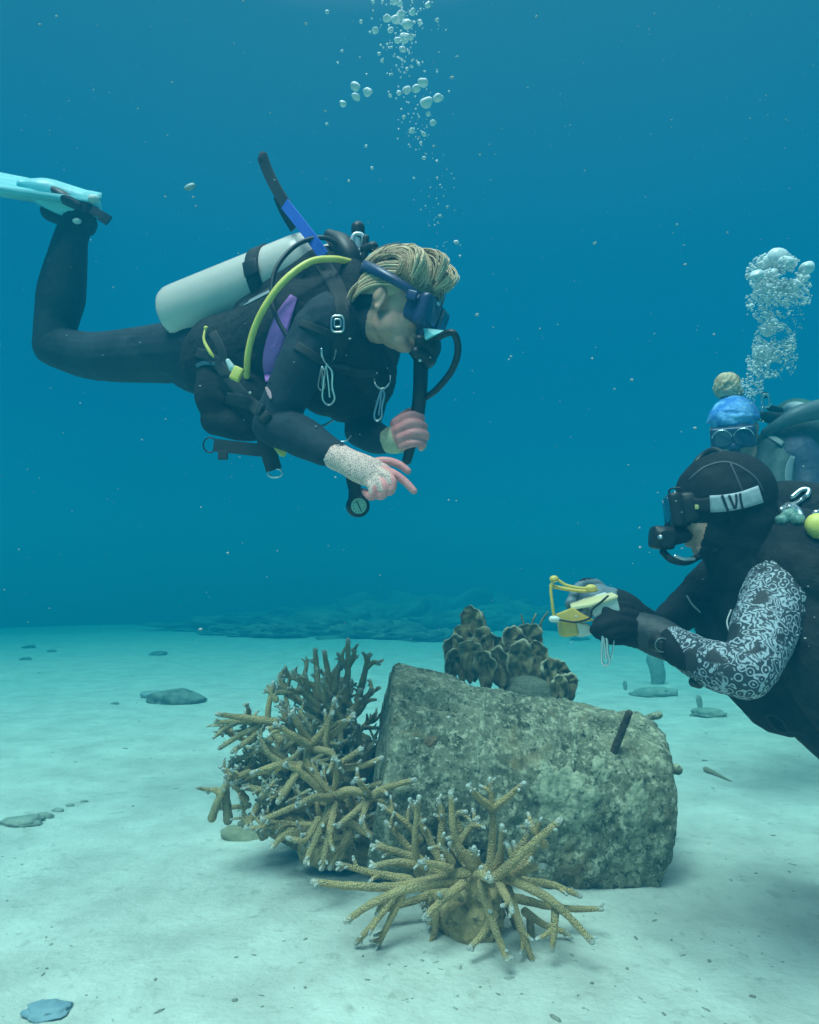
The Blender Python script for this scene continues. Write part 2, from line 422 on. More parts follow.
# broken ledge along the upper left front
ang = np.arctan2(loc[:, 2], -loc[:, 1])
led = np.clip((s - .0) / .03, 0, 1) * np.clip((.24 - s) / .04, 0, 1) * np.exp(-((ang - 0.98 + .25 * s) / .05) ** 2)
d -= led * .022
led2 = np.clip((.30 - s) / .06, 0, 1) * np.clip((ang - 1.02) / .05, 0, 1) * np.clip((2.2 - ang) / .3, 0, 1)
d += led2 * .016
loc[:, 1] += dirr[:, 0] * d; loc[:, 2] += dirr[:, 1] * d
loc[:, 0] += np.where(s < .5, -1, 1) * edge ** 4 * (0.018 * fbm(a + 1, 9, 4)) + (s > .5) * edge ** 2 * (-0.05 * np.clip((0.1 - (a[:, 2] - .0)) / .2, 0, 1) + .012)
a2 = loc @ np.array(DM).T + np.array(AL)
set_co(me, a2)
link('body', me, drum_m, drum)
from mathutils.bvhtree import BVHTree
drum_bvh = BVHTree.FromPolygons([Vector(v) for v in a2], fc)
def on_drum(px, py):
    dr = (P(px, py, 1) - CAM).normalized()
    h = drum_bvh.ray_cast(CAM, dr)
    if h[0]: return h[0], h[1]
    h = drum_bvh.find_nearest(P(px, py, 2.35)); return h[0], h[1]
# pale encrusting patches hugging the surface, grown as thin crusts
crust_m = mat('pale_crust', (.24, .25, .16), (.52, .48, .33), scale=44, rough=.95, bump=.9, bscale=70, c3=(.11, .13, .09), s3=26, f3=(.52, .66))
def crust(px, py, rx, ry, seed, m=crust_m, thick=.008, lab=None):
    q = random.Random(seed); bm = bmesh.new(); NR, NS = 20, 56; g = []
    for i in range(NR + 1):
        row = []
        for j in range(NS):
            t = 2 * math.pi * j / NS; f = i / NR
            wob = 1 + .16 * math.sin(2 * t + seed) + .09 * math.sin(5 * t + seed * 2) + .08 * math.sin(9 * t + seed * 3) + .06 * math.sin(17 * t + seed)
            h, nn = on_drum(px + rx * f * wob * math.cos(t), py + ry * f * wob * math.sin(t))
            if h is None: h, nn = on_drum(px, py)
            nz = fbm([tuple(h)], 38, 3)[0]
            row.append(bm.verts.new(h + nn * ((thick * (1 - f ** 5) * (.55 + .7 * nz) + .001) if i < NR else -.01)))
        g.append(row)
    for i in range(NR):
        for j in range(NS):
            try: bm.faces.new((g[i][j], g[i][(j + 1) % NS], g[i + 1][(j + 1) % NS], g[i + 1][j]))
            except ValueError: pass
    bmesh.ops.remove_doubles(bm, verts=bm.verts, dist=1e-6)
    bmesh.ops.recalc_face_normals(bm, faces=bm.faces)
    o = obj('crust', bm, m, drum)
    if lab: o['label'] = lab
crust(566, 798, 29, 36, 1, lab='large pale green crust on the lower middle of the front')
crust(636, 806, 14, 22, 4, lab='pale round crust on the right of the front')
crust(600, 770, 9, 14, 6)
crust(545, 770, 7, 9, 12); crust(660, 850, 6, 12, 13)
for x_, y_, a_, b_, s_ in [(484, 700, 2.2, 11, 3), (482, 722, 2.6, 12, 7), (480, 744, 2.2, 12, 8), (478, 762, 1.8, 9, 5), (577, 722, 1.8, 9, 2), (575, 742, 2.4, 12, 11), (573, 760, 2.0, 9, 10)]: crust(x_, y_, a_, b_, s_, thick=.007)
brown_m = mat('orange_crust', (.30, .16, .07), (.22, .15, .09), scale=30, rough=.9, bump=.5, bscale=80)
crust(431, 741, 6, 6, 9, brown_m, .006, 'small orange brown sponge crust')
# rods and stubs
rust_m = mat('rusty_iron', (.05, .035, .025), (.12, .075, .05), scale=60, rough=.95, bump=.8, bscale=120)
h, nn = on_drum(614, 751)
e = P(629, 713, (h - CAM).dot(FWD) - .03)
bm = bmesh.new(); tube(bm, [h - (e - h) * .15, h, (h + e) / 2, e], [.011, .011, .010, .0095], 12, 4, rnoise=.12)
o = obj('rod', bm, rust_m, drum); o['label'] = 'rusty iron rod sticking up out of the front'
bm = bmesh.new(); c = P(664, 769, 2.3); e = P(677, 769, 2.27)
tube(bm, [c, (c + e) / 2, e], [.016, .014, .018], 12, 4, rnoise=.15)
link('stub', remesh(bm, .004, 2), drum_m, drum)
bm = bmesh.new(); c = P(648, 718, 2.4); e = P(659, 715, 2.38)
tube(bm, [c, e], [.011, .012], 10, 4, rnoise=.15); obj('stub', bm, drum_m, drum)

# ---- brain coral dome and leafy coral on top
brain_m = mat('brain_coral', (.17, .18, .12), (.28, .28, .20), scale=90, rough=.95, bump=1.0, bscale=260, detail=2)
hc, _ = on_drum(528, 692)
hc = hc + Vector((0, .05, 0))
o = link('brain_coral', lump_mesh('brain_coral', (0, 0, 0), (.088, .075, .062), 5, .07, 3, 2), brain_m); o.location = hc
tag(o, 'smooth rounded grey green coral dome on top of the concrete drum', 'coral')
def leaf_material():
    m, t, b = new_mat('leafy_coral'); N = t.nodes; L = t.links
    tc = N.new('ShaderNodeTexCoord'); at = N.new('ShaderNodeAttribute'); at.attribute_name = 'tip'
    nz = N.new('ShaderNodeTexNoise'); nz.inputs['Scale'].default_value = 40; nz.inputs['Detail'].default_value = 5; L.new(tc.outputs['Object'], nz.inputs['Vector'])
    r = N.new('ShaderNodeValToRGB'); r.color_ramp.elements[0].position = .35; r.color_ramp.elements[1].position = .68; r.color_ramp.elements[0].color = (.13, .095, .04, 1); r.color_ramp.elements[1].color = (.44, .34, .18, 1); L.new(nz.outputs['Fac'], r.inputs[0])
    mx = N.new('ShaderNodeMix'); mx.data_type = 'RGBA'; L.new(at.outputs['Fac'], mx.inputs['Factor']); L.new(r.outputs[0], mx.inputs[6]); mx.inputs[7].default_value = (.42, .37, .25, 1)
    L.new(mx.outputs[2], b.inputs['Base Color']); b.inputs['Roughness'].default_value = .9; b.inputs['Specular IOR Level'].default_value = .15
    bp = N.new('ShaderNodeBump'); bp.inputs['Strength'].default_value = .8; bp.inputs['Distance'].default_value = .006; L.new(nz.outputs['Fac'], bp.inputs['Height']); L.new(bp.outputs[0], b.inputs['Normal'])
    return m
leaf_m = leaf_material()
lc = thing('leafy_coral', 'clump of dark upright leafy coral growing on the back of the drum', 'coral', P(510, 690, 2.55))
def lobe(px, py_base, py_top, wpx, d, seed, tilt=0):
    """upright cupped paddle with a rounded frilled rim, on a broad foot"""
    q = random.Random(seed); d -= .10; b = P(px, py_base + 14, d); h = mm(py_base + 14 - py_top, d); r = mm(wpx, d) / 2 * 1.08
    R = Matrix.Rotation(q.uniform(-.8, .8) + tilt, 3, 'Z') @ Matrix.Rotation(q.uniform(-.15, .25), 3, 'X')
    bm = bmesh.new(); NR, NS = 10, 40; tv = []
    cz = h - r * 1.05
    ph = [q.uniform(0, 6) for _ in range(3)]
    def pt(rad, t, side):
        wob = 1 + .07 * math.sin(3 * t + ph[0]) + .05 * math.sin(6 * t + ph[1]) + .04 * math.sin(11 * t + ph[2])
        x = r * rad * math.cos(t) * wob; z = math.sin(t) * rad
        z = cz + (r * 1.05 * z * wob if z > 0 else cz * z)
        if math.sin(t) < 0: x *= 1 - .35 * abs(math.sin(t)) * rad
        th = .0085 * (1 - .45 * rad ** 3)
        y = .40 * r * (rad ** 2) * (-1) * abs(math.cos(t)) - .25 * r * rad ** 2 * max(0, math.sin(t)) + side * th + .006 * rad * math.sin(5 * t + ph[1])
        return Vector((x, y, z))
    gs = {}
    for side in (-1, 1):
        c0 = bm.verts.new(b + R @ pt(0, 0, side)); tv.append(0); g = []
        for i in range(1, NR + 1):
            row = []
            for j in range(NS):
                t = 2 * math.pi * j / NS; row.append(bm.verts.new(b + R @ pt(i / NR, t, side))); tv.append(max(0, min(1, (i / NR - .86) / .12)) * (1 if math.sin(t) > -.2 else 0))
            g.append(row)
        for j in range(NS):
            bm.faces.new((c0, g[0][j], g[0][(j + 1) % NS]))
            for i in range(NR - 1): bm.faces.new((g[i][j], g[i + 1][j], g[i + 1][(j + 1) % NS], g[i][(j + 1) % NS]))
        gs[side] = g
    for j in range(NS): bm.faces.new((gs[-1][-1][j], gs[-1][-1][(j + 1) % NS], gs[1][-1][(j + 1) % NS], gs[1][-1][j]))
    bmesh.ops.recalc_face_normals(bm, faces=bm.faces)
    me = bm_mesh(bm, 'lobe'); a = get_co(me); nn = get_no(me); set_co(me, a + nn * (.010 * fbm(a, 34, 4, .6))[:, None])
    at = me.attributes.new('tip', 'FLOAT', 'POINT'); at.data.foreach_set('value', tv)
    link('lobe', me, leaf_m, lc)
for k, (x, yb, yt, wp, d) in enumerate([(475, 668, 606, 24, 2.60), (463, 668, 626, 22, 2.56), (452, 668, 634, 20, 2.60), (449, 668, 648, 18, 2.5), (484, 670, 628, 22, 2.52), (498, 672, 630, 22, 2.56), (470, 670, 640, 22, 2.47), (512, 672, 627, 24, 2.60), (528, 672, 622, 28, 2.64), (520, 674, 640, 24, 2.52), (538, 674, 640, 28, 2.56), (503, 676, 646, 24, 2.48), (549, 682, 658, 22, 2.52), (560, 686, 660, 20, 2.58), (568, 688, 672, 16, 2.5), (488, 676, 650, 22, 2.46), (556, 690, 674, 16, 2.48)]):
    lobe(x, yb, yt, wp, d, k + 3)
for k, (x0, y0, x1, y1) in enumerate([(486, 625, 482, 612), (532, 624, 536, 614), (541, 622, 548, 612), (524, 626, 521, 615)]):
    bm = bmesh.new(); tube(bm, [P(x0, y0 + 8, 2.66), P(x0, y0, 2.66), P(x1, y1, 2.66)], [.005, .004, .003], 7, 3); obj('finger', bm, leaf_m, lc)

# ================================================================== STAGHORN CORAL
def make_stag_mat(name, c1, c2, tipc=(.78, .78, .74, 1)):
    m, t, b = new_mat(name); N = t.nodes; L = t.links
    at = N.new('ShaderNodeAttribute'); at.attribute_name = 'tip'
    tc = N.new('ShaderNodeTexCoord')
    v = N.new('ShaderNodeTexVoronoi'); v.inputs['Scale'].default_value = 270; L.new(tc.outputs['Object'], v.inputs['Vector'])
    r = N.new('ShaderNodeValToRGB'); r.color_ramp.elements[0].position = .15; r.color_ramp.elements[1].position = .55
    r.color_ramp.elements[0].color = c2; r.color_ramp.elements[1].color = c1; L.new(v.outputs['Distance'], r.inputs[0])
    nz = N.new('ShaderNodeTexNoise'); nz.inputs['Scale'].default_value = 16; L.new(tc.outputs['Object'], nz.inputs['Vector'])
    mu = N.new('ShaderNodeMix'); mu.data_type = 'RGBA'; mu.blend_type = 'MULTIPLY'; mu.inputs['Factor'].default_value = .8
    r2 = N.new('ShaderNodeValToRGB'); r2.color_ramp.elements[0].position = .3; r2.color_ramp.elements[1].position = .7; r2.color_ramp.elements[0].color = (.6, .62, .6, 1); r2.color_ramp.elements[1].color = (1.15, 1.1, 1, 1)
    L.new(nz.outputs['Fac'], r2.inputs[0]); L.new(r.outputs[0], mu.inputs[6]); L.new(r2.outputs[0], mu.inputs[7])
    mx = N.new('ShaderNodeMix'); mx.data_type = 'RGBA'; L.new(at.outputs['Fac'], mx.inputs['Factor']); L.new(mu.outputs[2], mx.inputs[6]); mx.inputs[7].default_value = tipc
    L.new(mx.outputs[2], b.inputs['Base Color']); b.inputs['Roughness'].default_value = .85; b.inputs['Specular IOR Level'].default_value = .2
    bp = N.new('ShaderNodeBump'); bp.inputs['Strength'].default_value = .9; bp.inputs['Distance'].default_value = .007; bp.invert = True
    L.new(v.outputs['Distance'], bp.inputs['Height']); L.new(bp.outputs[0], b.inputs['Normal'])
    return m
stag_m = make_stag_mat('staghorn', (.64, .43, .20, 1), (.84, .66, .40, 1))
stag_dark = make_stag_mat('staghorn_dull', (.58, .43, .22, 1), (.78, .64, .40, 1), (.55, .56, .48, 1))

def branch(parent, pts, r0, r1, m=None, tip=.012, twigs=1, seed=0, mats=stag_m, knob=True):
    """one branch with its tip buds as ONE mesh; pts world points"""
    q = random.Random(seed); bm = bmesh.new(); tv = []
    def lay(pp, ra, rb, tipl):
        n0 = len(bm.verts); k = len(pp)
        rad = [(ra + (rb * .84 - ra) * (i / (k - 1)) ** .8) for i in range(k)]
        tube(bm, pp, rad, 9, max(3, int(sum((Vector(pp[i+1]) - Vector(pp[i])).length for i in range(k-1)) / .012 / (k-1))), rnoise=.10)
        bm.verts.ensure_lookup_table(); e = Vector(pp[-1])
        for v in bm.verts[n0:]:
            dd = (v.co - e).length; tv.append(max(0, min(1, 1.25 - dd / tipl)) if tipl else 0)
    lay(pts, r0, r1, tip)
    e = Vector(pts[-1]); dr = (e - Vector(pts[-2])).normalized()
    if knob:
        for k in range(q.choice([1, 2, 2, 3])):       # buds round the tip
            a = e - dr * q.uniform(.004, .03); s = Vector((q.uniform(-1, 1), q.uniform(-1, 1), q.uniform(-1, 1))); s = (s - dr * s.dot(dr)).normalized()
            lay([a, a + (s + dr * .9).normalized() * q.uniform(.010, .02)], r1 * .62, r1 * .45, .009)
    for k in range(twigs):
        f = q.uniform(.35, .85); i = min(len(pts) - 2, int(f * (len(pts) - 1))); a = Vector(pts[i]).lerp(Vector(pts[i + 1]), f * (len(pts) - 1) - i)
        d2 = (Vector(pts[i + 1]) - Vector(pts[i])).normalized(); s = Vector((q.uniform(-1, 1), q.uniform(-1, .6), q.uniform(-.6, 1))); s = (s - d2 * s.dot(d2)).normalized()
        ln = q.uniform(.015, .05); rr = r0 + (r1 - r0) * f
        dd = (s * q.uniform(.6, 1) + d2 * .8).normalized()
        lay([a, a + dd * ln * .6, a + (dd + s * .15).normalized() * ln], rr * .72, r1 * .62, .010)
    me = bm_mesh(bm, 'branch')
    at = me.attributes.new('tip', 'FLOAT', 'POINT'); at.data.foreach_set('value', tv)
    return link('branch', me, mats, parent)

def grow(parent, hub, dr, ln, r, q, mats, depth=2):
    """a forking branch: returns nothing, adds branch parts"""
    dr = dr.normalized(); up = Vector((0, 0, 1))
    b1 = dr + Vector((q.uniform(-.3, .3), q.uniform(-.3, .3), q.uniform(-.1, .4)))
    m1 = hub + dr * ln * .5; e = m1 + b1.normalized() * ln * .5
    if e.z < .03: e.z = .03 + q.random() * .03
    branch(parent, [hub, m1, e], r, r * .62, twigs=q.choice([0, 1, 2]), seed=q.random(), mats=mats)
    if depth > 0:
        for k in range(q.choice([1, 2, 2, 3])):
            f = q.uniform(.25, .8); a = hub.lerp(m1, f * 2) if f < .5 else m1.lerp(e, f * 2 - 1)
            s = Vector((q.uniform(-1, 1), q.uniform(-1, 1), q.uniform(-.4, 1))).normalized()
            grow(parent, a, dr * .6 + s * .9, ln * q.uniform(.4, .65), r * .85, q, mats, depth - 1)

# --- front colony: branches read off the photograph, depth given per point
base_m = mat('coral_base', (.40, .25, .10), (.58, .42, .21), scale=24, rough=.95, bump=1, bscale=70, c3=(.14, .12, .06), s3=30, f3=(.5, .62))
D0 = 1.70
fc_t = thing('staghorn_coral', 'pale tipped tan staghorn coral in front of the drum, nearest the camera', 'coral', ground(475, 945))
g0 = ground(470, 948)
bm = bmesh.new()
cb = P(470, 915, D0 + .06)
ball(bm, cb, (.085, .07, .075), 3); ball(bm, P(463, 930, D0 + .05), (.065, .06, .05), 3); ball(bm, P(485, 885, D0 + .05), (.05, .05, .05), 3); ball(bm, P(440, 890, D0 + .12), (.05, .06, .05), 3); ball(bm, P(470, 945, D0 + .05), (.05, .05, .05), 3)
me = remesh(bm, .006, 3); a = get_co(me); nn = get_no(me); set_co(me, a + nn * (.028 * fbm(a, 22, 4, .6))[:, None])
link('base', me, base_m, fc_t)
hub = (476, 873)
FR = [  # points (px, py, depth offset), start radius px, end radius px
 ([(468, 872, .0), (400, 886, -.04), (355, 886, -.06), (313, 882, -.08)], 5.5, 3.6),
 ([(462, 880, .0), (410, 888, -.09), (375, 902, -.12), (346, 921, -.14)], 5.5, 3.4),
 ([(398, 888, -.05), (378, 918, -.06), (356, 943, -.05)], 4.5, 3.2),
 ([(402, 896, -.04), (388, 924, -.05), (378, 946, -.04)], 4, 3),
 ([(425, 868, .02), (398, 862, -.02), (371, 867, -.04)], 4.6, 3.2),
 ([(418, 872, .02), (415, 840, .0), (419, 797, -.02)], 4.8, 3.0),
 ([(472, 866, .0), (455, 838, -.02), (451, 793, -.03)], 5.5, 3.4),
 ([(490, 870, .04), (493, 830, .04), (492, 806, .03), (490, 779, .02)], 5, 3.0),
 ([(492, 808, .03), (478, 797, .0), (468, 786, -.02)], 4.4, 3.0),
 ([(492, 808, .03), (508, 797, .02), (524, 783, .0)], 4.4, 3.0),
 ([(496, 872, -.02), (501, 850, -.05), (502, 826, -.07)], 4.8, 3.2),
 ([(492, 882, -.04), (520, 855, -.08), (560, 820, -.12)], 6, 3.6),
 ([(520, 868, -.02), (536, 846, -.02), (540, 842, -.02)], 4.5, 3.2),
 ([(515, 858, .02), (530, 830, .03), (526, 826, .03)], 4, 3),
 ([(500, 880, .0), (528, 869, -.06), (543, 866, -.08)], 5, 3.4),
 ([(512, 880, .02), (550, 884, .02), (580, 896, .02)], 4.6, 3.0),
 ([(510, 878, -.04), (546, 897, -.10), (570, 918, -.13), (592, 942, -.15)], 5.4, 3.2),
 ([(515, 898, .02), (560, 908, .02), (602, 909, .0)], 4.6, 3.0),
 ([(556, 905, -.10), (554, 930, -.12), (552, 950, -.12)], 4.4, 3.0),
 ([(508, 890, -.02), (520, 925, -.06), (534, 965, -.08)], 5, 3.2),
 ([(525, 912, .0), (545, 925, .0), (568, 933, .0)], 4.4, 3.0),
 ([(482, 884, -.05), (492, 920, -.12), (507, 960, -.15)], 5.6, 3.4),
 ([(500, 886, -.06), (508, 900, -.12), (512, 911, -.15)], 5, 3.4),
 ([(462, 884, -.02), (440, 902, -.08), (424, 918, -.10)], 5, 3.2),
 ([(494, 915, -.04), (482, 935, -.08), (469, 948, -.1)], 4.6, 3),
 ([(436, 915, .02), (434, 935, .0), (427, 950, .0)], 4, 3),
 ([(484, 872, -.06), (482, 874, -.12), (490, 879, -.16)], 6, 4.4),
 ([(452, 862, -.02), (445, 850, -.03), (441, 845, -.03)], 4.4, 3),
 ([(478, 866, -.03), (476, 856, -.05), (474, 848, -.06)], 4.4, 3.2),
 ([(450, 868, -.03), (432, 864, -.07), (420, 862, -.09)], 4.4, 3.0),
 ([(508, 905, .06), (520, 935, .06), (528, 950, .06)], 4.4, 3),
 ([(530, 920, .03), (532, 945, .02), (535, 962, .02)], 4.2, 3),
 ([(440, 862, .10), (420, 820, .10), (410, 800, .10)], 4.6, 3.2),
 ([(455, 850, .12), (468, 830, .12), (478, 818, .12)], 4.6, 3.2),
 ([(430, 870, .14), (400, 838, .14), (386, 822, .14)], 4.6, 3.2),
 ([(440, 850, .14), (442, 815, .15), (438, 800, .15)], 4.4, 3.2),
 ([(420, 860, .10), (392, 850, .08), (372, 846, .06)], 4.6, 3.2),
 ([(410, 880, .06), (370, 872, .04), (338, 864, .02)], 4.6, 3.2),
 ([(430, 895, .08), (400, 905, .06), (378, 912, .04)], 4.6, 3.2),
 ([(420, 840, .16), (405, 822, .15), (382, 806, .14)], 4.2, 3.0),
 ([(460, 830, .14), (456, 815, .14), (466, 812, .13)], 4.2, 3.0),
 ([(455, 905, .14), (445, 925, .12), (440, 940, .1)], 4.2, 3.0),
 ([(545, 845, -.08), (535, 832, -.08), (527, 822, -.08)], 4.0, 3.0),
]
for i, (pp, ra, rb) in enumerate(FR):
    branch(fc_t, [P(x, y, D0 + dd) for x, y, dd in pp], mm(ra, D0), mm(rb, D0), twigs=[0, 1, 1, 2][i % 4] if i < 32 else 2, seed=i * 3 + 1)

q = random.Random(9)
for k in range(12):
    grow(fc_t, P(455 + q.uniform(-30, 35), 885 + q.uniform(-20, 25), D0 + q.uniform(.06, .14)), Vector((q.uniform(-1, 1), q.uniform(-.2, .9), q.uniform(-.5, .9))), q.uniform(.07, .13), mm(4.4, D0), q, stag_m, 1)
# --- middle colony between the front one and the drum's left end
D1 = 1.93
mc = thing('staghorn_coral', 'star shaped tan staghorn coral between the nearest coral and the left end of the drum', 'coral', ground(340, 880))
MR = [
 ([(330, 798, .02), (300, 772, -.03), (285, 765, -.05)], 4.5, 3.0),
 ([(332, 797, .0), (350, 790, -.03), (372, 796, -.05), (395, 806, -.06)], 4.5, 3),
 ([(333, 800, .0), (322, 825, -.06), (306, 862, -.10)], 5, 3.4),
 ([(335, 800, .0), (330, 830, -.07), (322, 868, -.10)], 5, 3.4),
 ([(330, 798, -.02), (312, 798, -.08), (297, 806, -.10)], 4.4, 3),
 ([(335, 797, .02), (336, 780, .0), (338, 762, -.02)], 4.4, 3),
 ([(372, 797, -.05), (385, 788, -.06), (415, 780, -.06)], 4.6, 3),
 ([(370, 797, -.05), (364, 788, -.08), (356, 779, -.1)], 4.2, 3),
 ([(370, 799, -.05), (355, 812, -.1), (338, 826, -.12)], 4.2, 3),
 ([(366, 800, -.06), (364, 812, -.1), (361, 822, -.12)], 4, 3),
 ([(310, 745, .04), (308, 765, .0), (332, 795, .0)], 4.6, 3.6),
 ([(310, 748, .04), (330, 752, .0), (336, 760, -.02)], 4.4, 3),
 ([(310, 746, .03), (300, 728, .0), (292, 712, -.02)], 4.6, 3),
 ([(310, 746, .03), (325, 728, .02), (333, 712, .0)], 4.4, 3),
 ([(305, 768, .0), (283, 764, -.03), (252, 773, -.05)], 4.6, 3),
 ([(308, 745, .0), (292, 735, -.03), (275, 724, -.05)], 4.6, 3),
 ([(300, 765, -.02), (290, 785, -.05), (278, 802, -.06)], 4.4, 3.2),
 ([(330, 770, .03), (345, 760, .0), (362, 749, -.02)], 4.2, 3),
 ([(338, 768, .03), (362, 766, .0), (382, 758, -.01)], 4.2, 3),
 ([(332, 800, .1), (360, 790, .1), (385, 782, .1)], 4.2, 3),
 ([(310, 830, .04), (285, 835, .0), (272, 848, -.02)], 4.4, 3),
 ([(318, 820, .0), (305, 840, -.04), (288, 838, -.05)], 4.0, 3),
 ([(326, 740, .05), (338, 730, .03), (354, 714, .02)], 4.2, 3),
 ([(330, 790, .06), (310, 800, .05), (262, 820, .04)], 4.6, 3.2),
 ([(345, 820, .06), (370, 835, .02), (392, 850, .0)], 4.6, 3.4),
 ([(350, 832, .04), (340, 850, .0), (330, 868, -.02)], 4.4, 3),
 ([(336, 762, .04), (326, 742, .02), (335, 700, .0)], 4.2, 3),
]
for i, (pp, ra, rb) in enumerate(MR):
    branch(mc, [P(x, y, D1 + dd) for x, y, dd in pp], mm(ra, D1), mm(rb, D1), twigs=[0, 1, 1, 2][i % 4], seed=i * 5 + 2)
bm = bmesh.new()
for (x, y, r) in [(330, 850, 24), (350, 840, 22), (312, 845, 16), (370, 852, 18)]: ball(bm, P(x, y, D1 + .16), mm(r, D1), 3)
me = remesh(bm, .007, 3); a = get_co(me); nn = get_no(me); set_co(me, a + nn * (.03 * fbm(a, 16, 4, .6))[:, None])
link('base', me, base_m, mc)
q = random.Random(21)
for k in range(20):
    grow(mc, P(335 + q.uniform(-14, 22), 835 + q.uniform(-12, 5), D1 + .12), Vector((q.uniform(-1, 1), q.uniform(-.5, .3), q.uniform(-.1, 1))), q.uniform(.10, .18), mm(3.7, D1), q, stag_m, 1)

# --- left colony (spreads to the left, greyer) and upper colony against the end of the drum
D2 = 2.12
lt = thing('staghorn_coral', 'leftmost staghorn coral, grey brown arms reaching out to the left over bare sand', 'coral', ground(255, 835))
LR = [
 ([(275, 722, .0), (245, 718, -.02), (217, 714, -.04)], 4.4, 2.8),
 ([(275, 726, .02), (250, 722, .0), (216, 722, .0)], 4.2, 2.8),
 ([(235, 722, .0), (226, 728, .0), (218, 734, .0)], 3.6, 2.6),
 ([(262, 724, .0), (240, 735, -.02), (220, 748, -.04)], 4.0, 2.6),
 ([(262, 728, .0), (246, 742, -.02), (232, 752, -.03)], 3.8, 2.6),
 ([(270, 740, .0), (255, 752, .0), (232, 762, .0)], 4.2, 3),
 ([(228, 820, .0), (226, 790, .0), (232, 762, .0)], 5, 3.4),
 ([(212, 818, -.02), (222, 792, -.02), (232, 778, -.02)], 4.4, 3.2),
 ([(222, 794, -.02), (215, 790, -.02), (209, 790, -.02)], 3.6, 2.8),
 ([(270, 800, .02), (262, 812, .0), (240, 824, .0)], 4.6, 3.2),
 ([(280, 775, .0), (262, 772, .0), (240, 783, .0)], 4.2, 3),
 ([(285, 790, .0), (265, 790, -.03), (243, 786, -.04)], 4.4, 3),
 ([(280, 740, .0), (268, 720, .0), (273, 683, .0)], 4.4, 2.8),
 ([(276, 700, .0), (270, 692, .0), (266, 690, .0)], 3.2, 2.6),
 ([(285, 760, .02), (270, 748, .0), (264, 740, -.02)], 4.4, 3),
 ([(268, 815, .0), (264, 828, .0), (262, 835, .0)], 4.0, 3),
 ([(290, 820, .02), (270, 822, .0), (250, 815, -.01)], 4.4, 3),
]
for i, (pp, ra, rb) in enumerate(LR):
    branch(lt, [P(x, y, D2 + dd) for x, y, dd in pp], mm(ra, D2), mm(rb, D2), twigs=[0, 1, 2][i % 3], seed=i * 7 + 3, mats=stag_dark if i % 4 else stag_m)
for k in range(30):
    grow(lt, P(283 + q.uniform(-14, 18), 790 + q.uniform(-30, 30), D2 + .08), Vector((q.uniform(-1, .6), q.uniform(-.5, .5), q.uniform(-.3, .8))), q.uniform(.10, .17), mm(3.5, D2), q, stag_dark, 1)
for k in range(26):
    grow(lt, P(q.choice([250, 262, 275, 290]) + q.uniform(-8, 8), q.choice([750, 775, 800]) + q.uniform(-14, 14), D2 + q.uniform(-.04, .1)), Vector((q.uniform(-1, .5), q.uniform(-.7, .2), q.uniform(-.3, .8))), q.uniform(.06, .11), mm(3.4, D2), q, stag_m if k % 2 else stag_dark, 1)
bm = bmesh.new()
for (x, y, r) in [(285, 820, 22), (300, 805, 22), (300, 830, 18), (262, 832, 10)]: ball(bm, P(x, y, D2 + .12), mm(r, D2), 3)
me = remesh(bm, .008, 3); a = get_co(me); nn = get_no(me); set_co(me, a + nn * (.035 * fbm(a, 14, 4, .6))[:, None])
link('base', me, base_m, lt)

D3 = 2.30
ut = thing('staghorn_coral', 'staghorn coral thicket rising against the upper left end of the drum', 'coral', ground(330, 800))
UR = [
 ([(345, 700, .0), (348, 670, .0), (348, 640, .0)], 4.2, 2.8), ([(349, 662, .0), (354, 655, .0), (353, 650, .0)], 3, 2.4), ([(347, 668, .0), (341, 658, .0), (338, 654, .0)], 3, 2.4),
 ([(328, 700, .0), (328, 675, .0), (324, 652, .0)], 4, 2.8), ([(318, 700, .0), (317, 672, .0), (315, 650, .0)], 4, 2.8),
 ([(358, 700, .02), (364, 675, .02), (369, 655, .02)], 4, 2.8), ([(366, 668, .02), (374, 662, .02), (379, 664, .02)], 3, 2.4),
 ([(330, 695, .0), (305, 682, .0), (281, 674, .0)], 4.2, 2.8), ([(325, 700, .0), (300, 692, .0), (270, 693, .0)], 4.2, 2.8),
 ([(290, 692, .0), (282, 682, .0), (279, 676, .0)], 3.2, 2.6), ([(340, 720, .0), (318, 705, -.02), (300, 688, -.04)], 4.4, 2.8),
 ([(335, 690, .0), (338, 672, .0), (340, 662, .0)], 3.6, 2.8), ([(345, 730, .0), (355, 712, -.03), (360, 690, -.04)], 4.2, 2.8),
 ([(350, 720, .0), (362, 708, .0), (371, 690, .0)], 4, 2.8), ([(325, 725, .0), (310, 718, -.02), (285, 716, -.04)], 4.4, 3),
 ([(352, 760, .0), (356, 735, -.03), (352, 712, -.05)], 4.2, 3), ([(350, 765, .0), (366, 752, -.03), (376, 742, -.04)], 4.2, 3),
]
for i, (pp, ra, rb) in enumerate(UR):
    branch(ut, [P(x, y, D3 + dd) for x, y, dd in pp], mm(ra, D3), mm(rb, D3), twigs=[1, 2, 1][i % 3], seed=i * 11 + 4, mats=stag_dark if i % 3 else stag_m)
for k in range(38):
    grow(ut, P(336 + q.uniform(-26, 22), 735 + q.uniform(-30, 40), D3 + q.uniform(-.06, .12)), Vector((q.uniform(-1, .5), q.uniform(-.6, .4), q.uniform(.0, 1))), q.uniform(.09, .15), mm(3.4, D3), q, stag_dark, 1)
bm = bmesh.new()
for (x, y, r) in [(330, 780, 36), (310, 800, 30), (350, 760, 30), (338, 730, 22)]: ball(bm, P(x, y, D3 + .10), mm(r, D3), 3)
me = remesh(bm, .009, 3); a = get_co(me); nn = get_no(me); set_co(me, a + nn * (.045 * fbm(a, 12, 4, .6))[:, None])
link('base', me, base_m, ut)
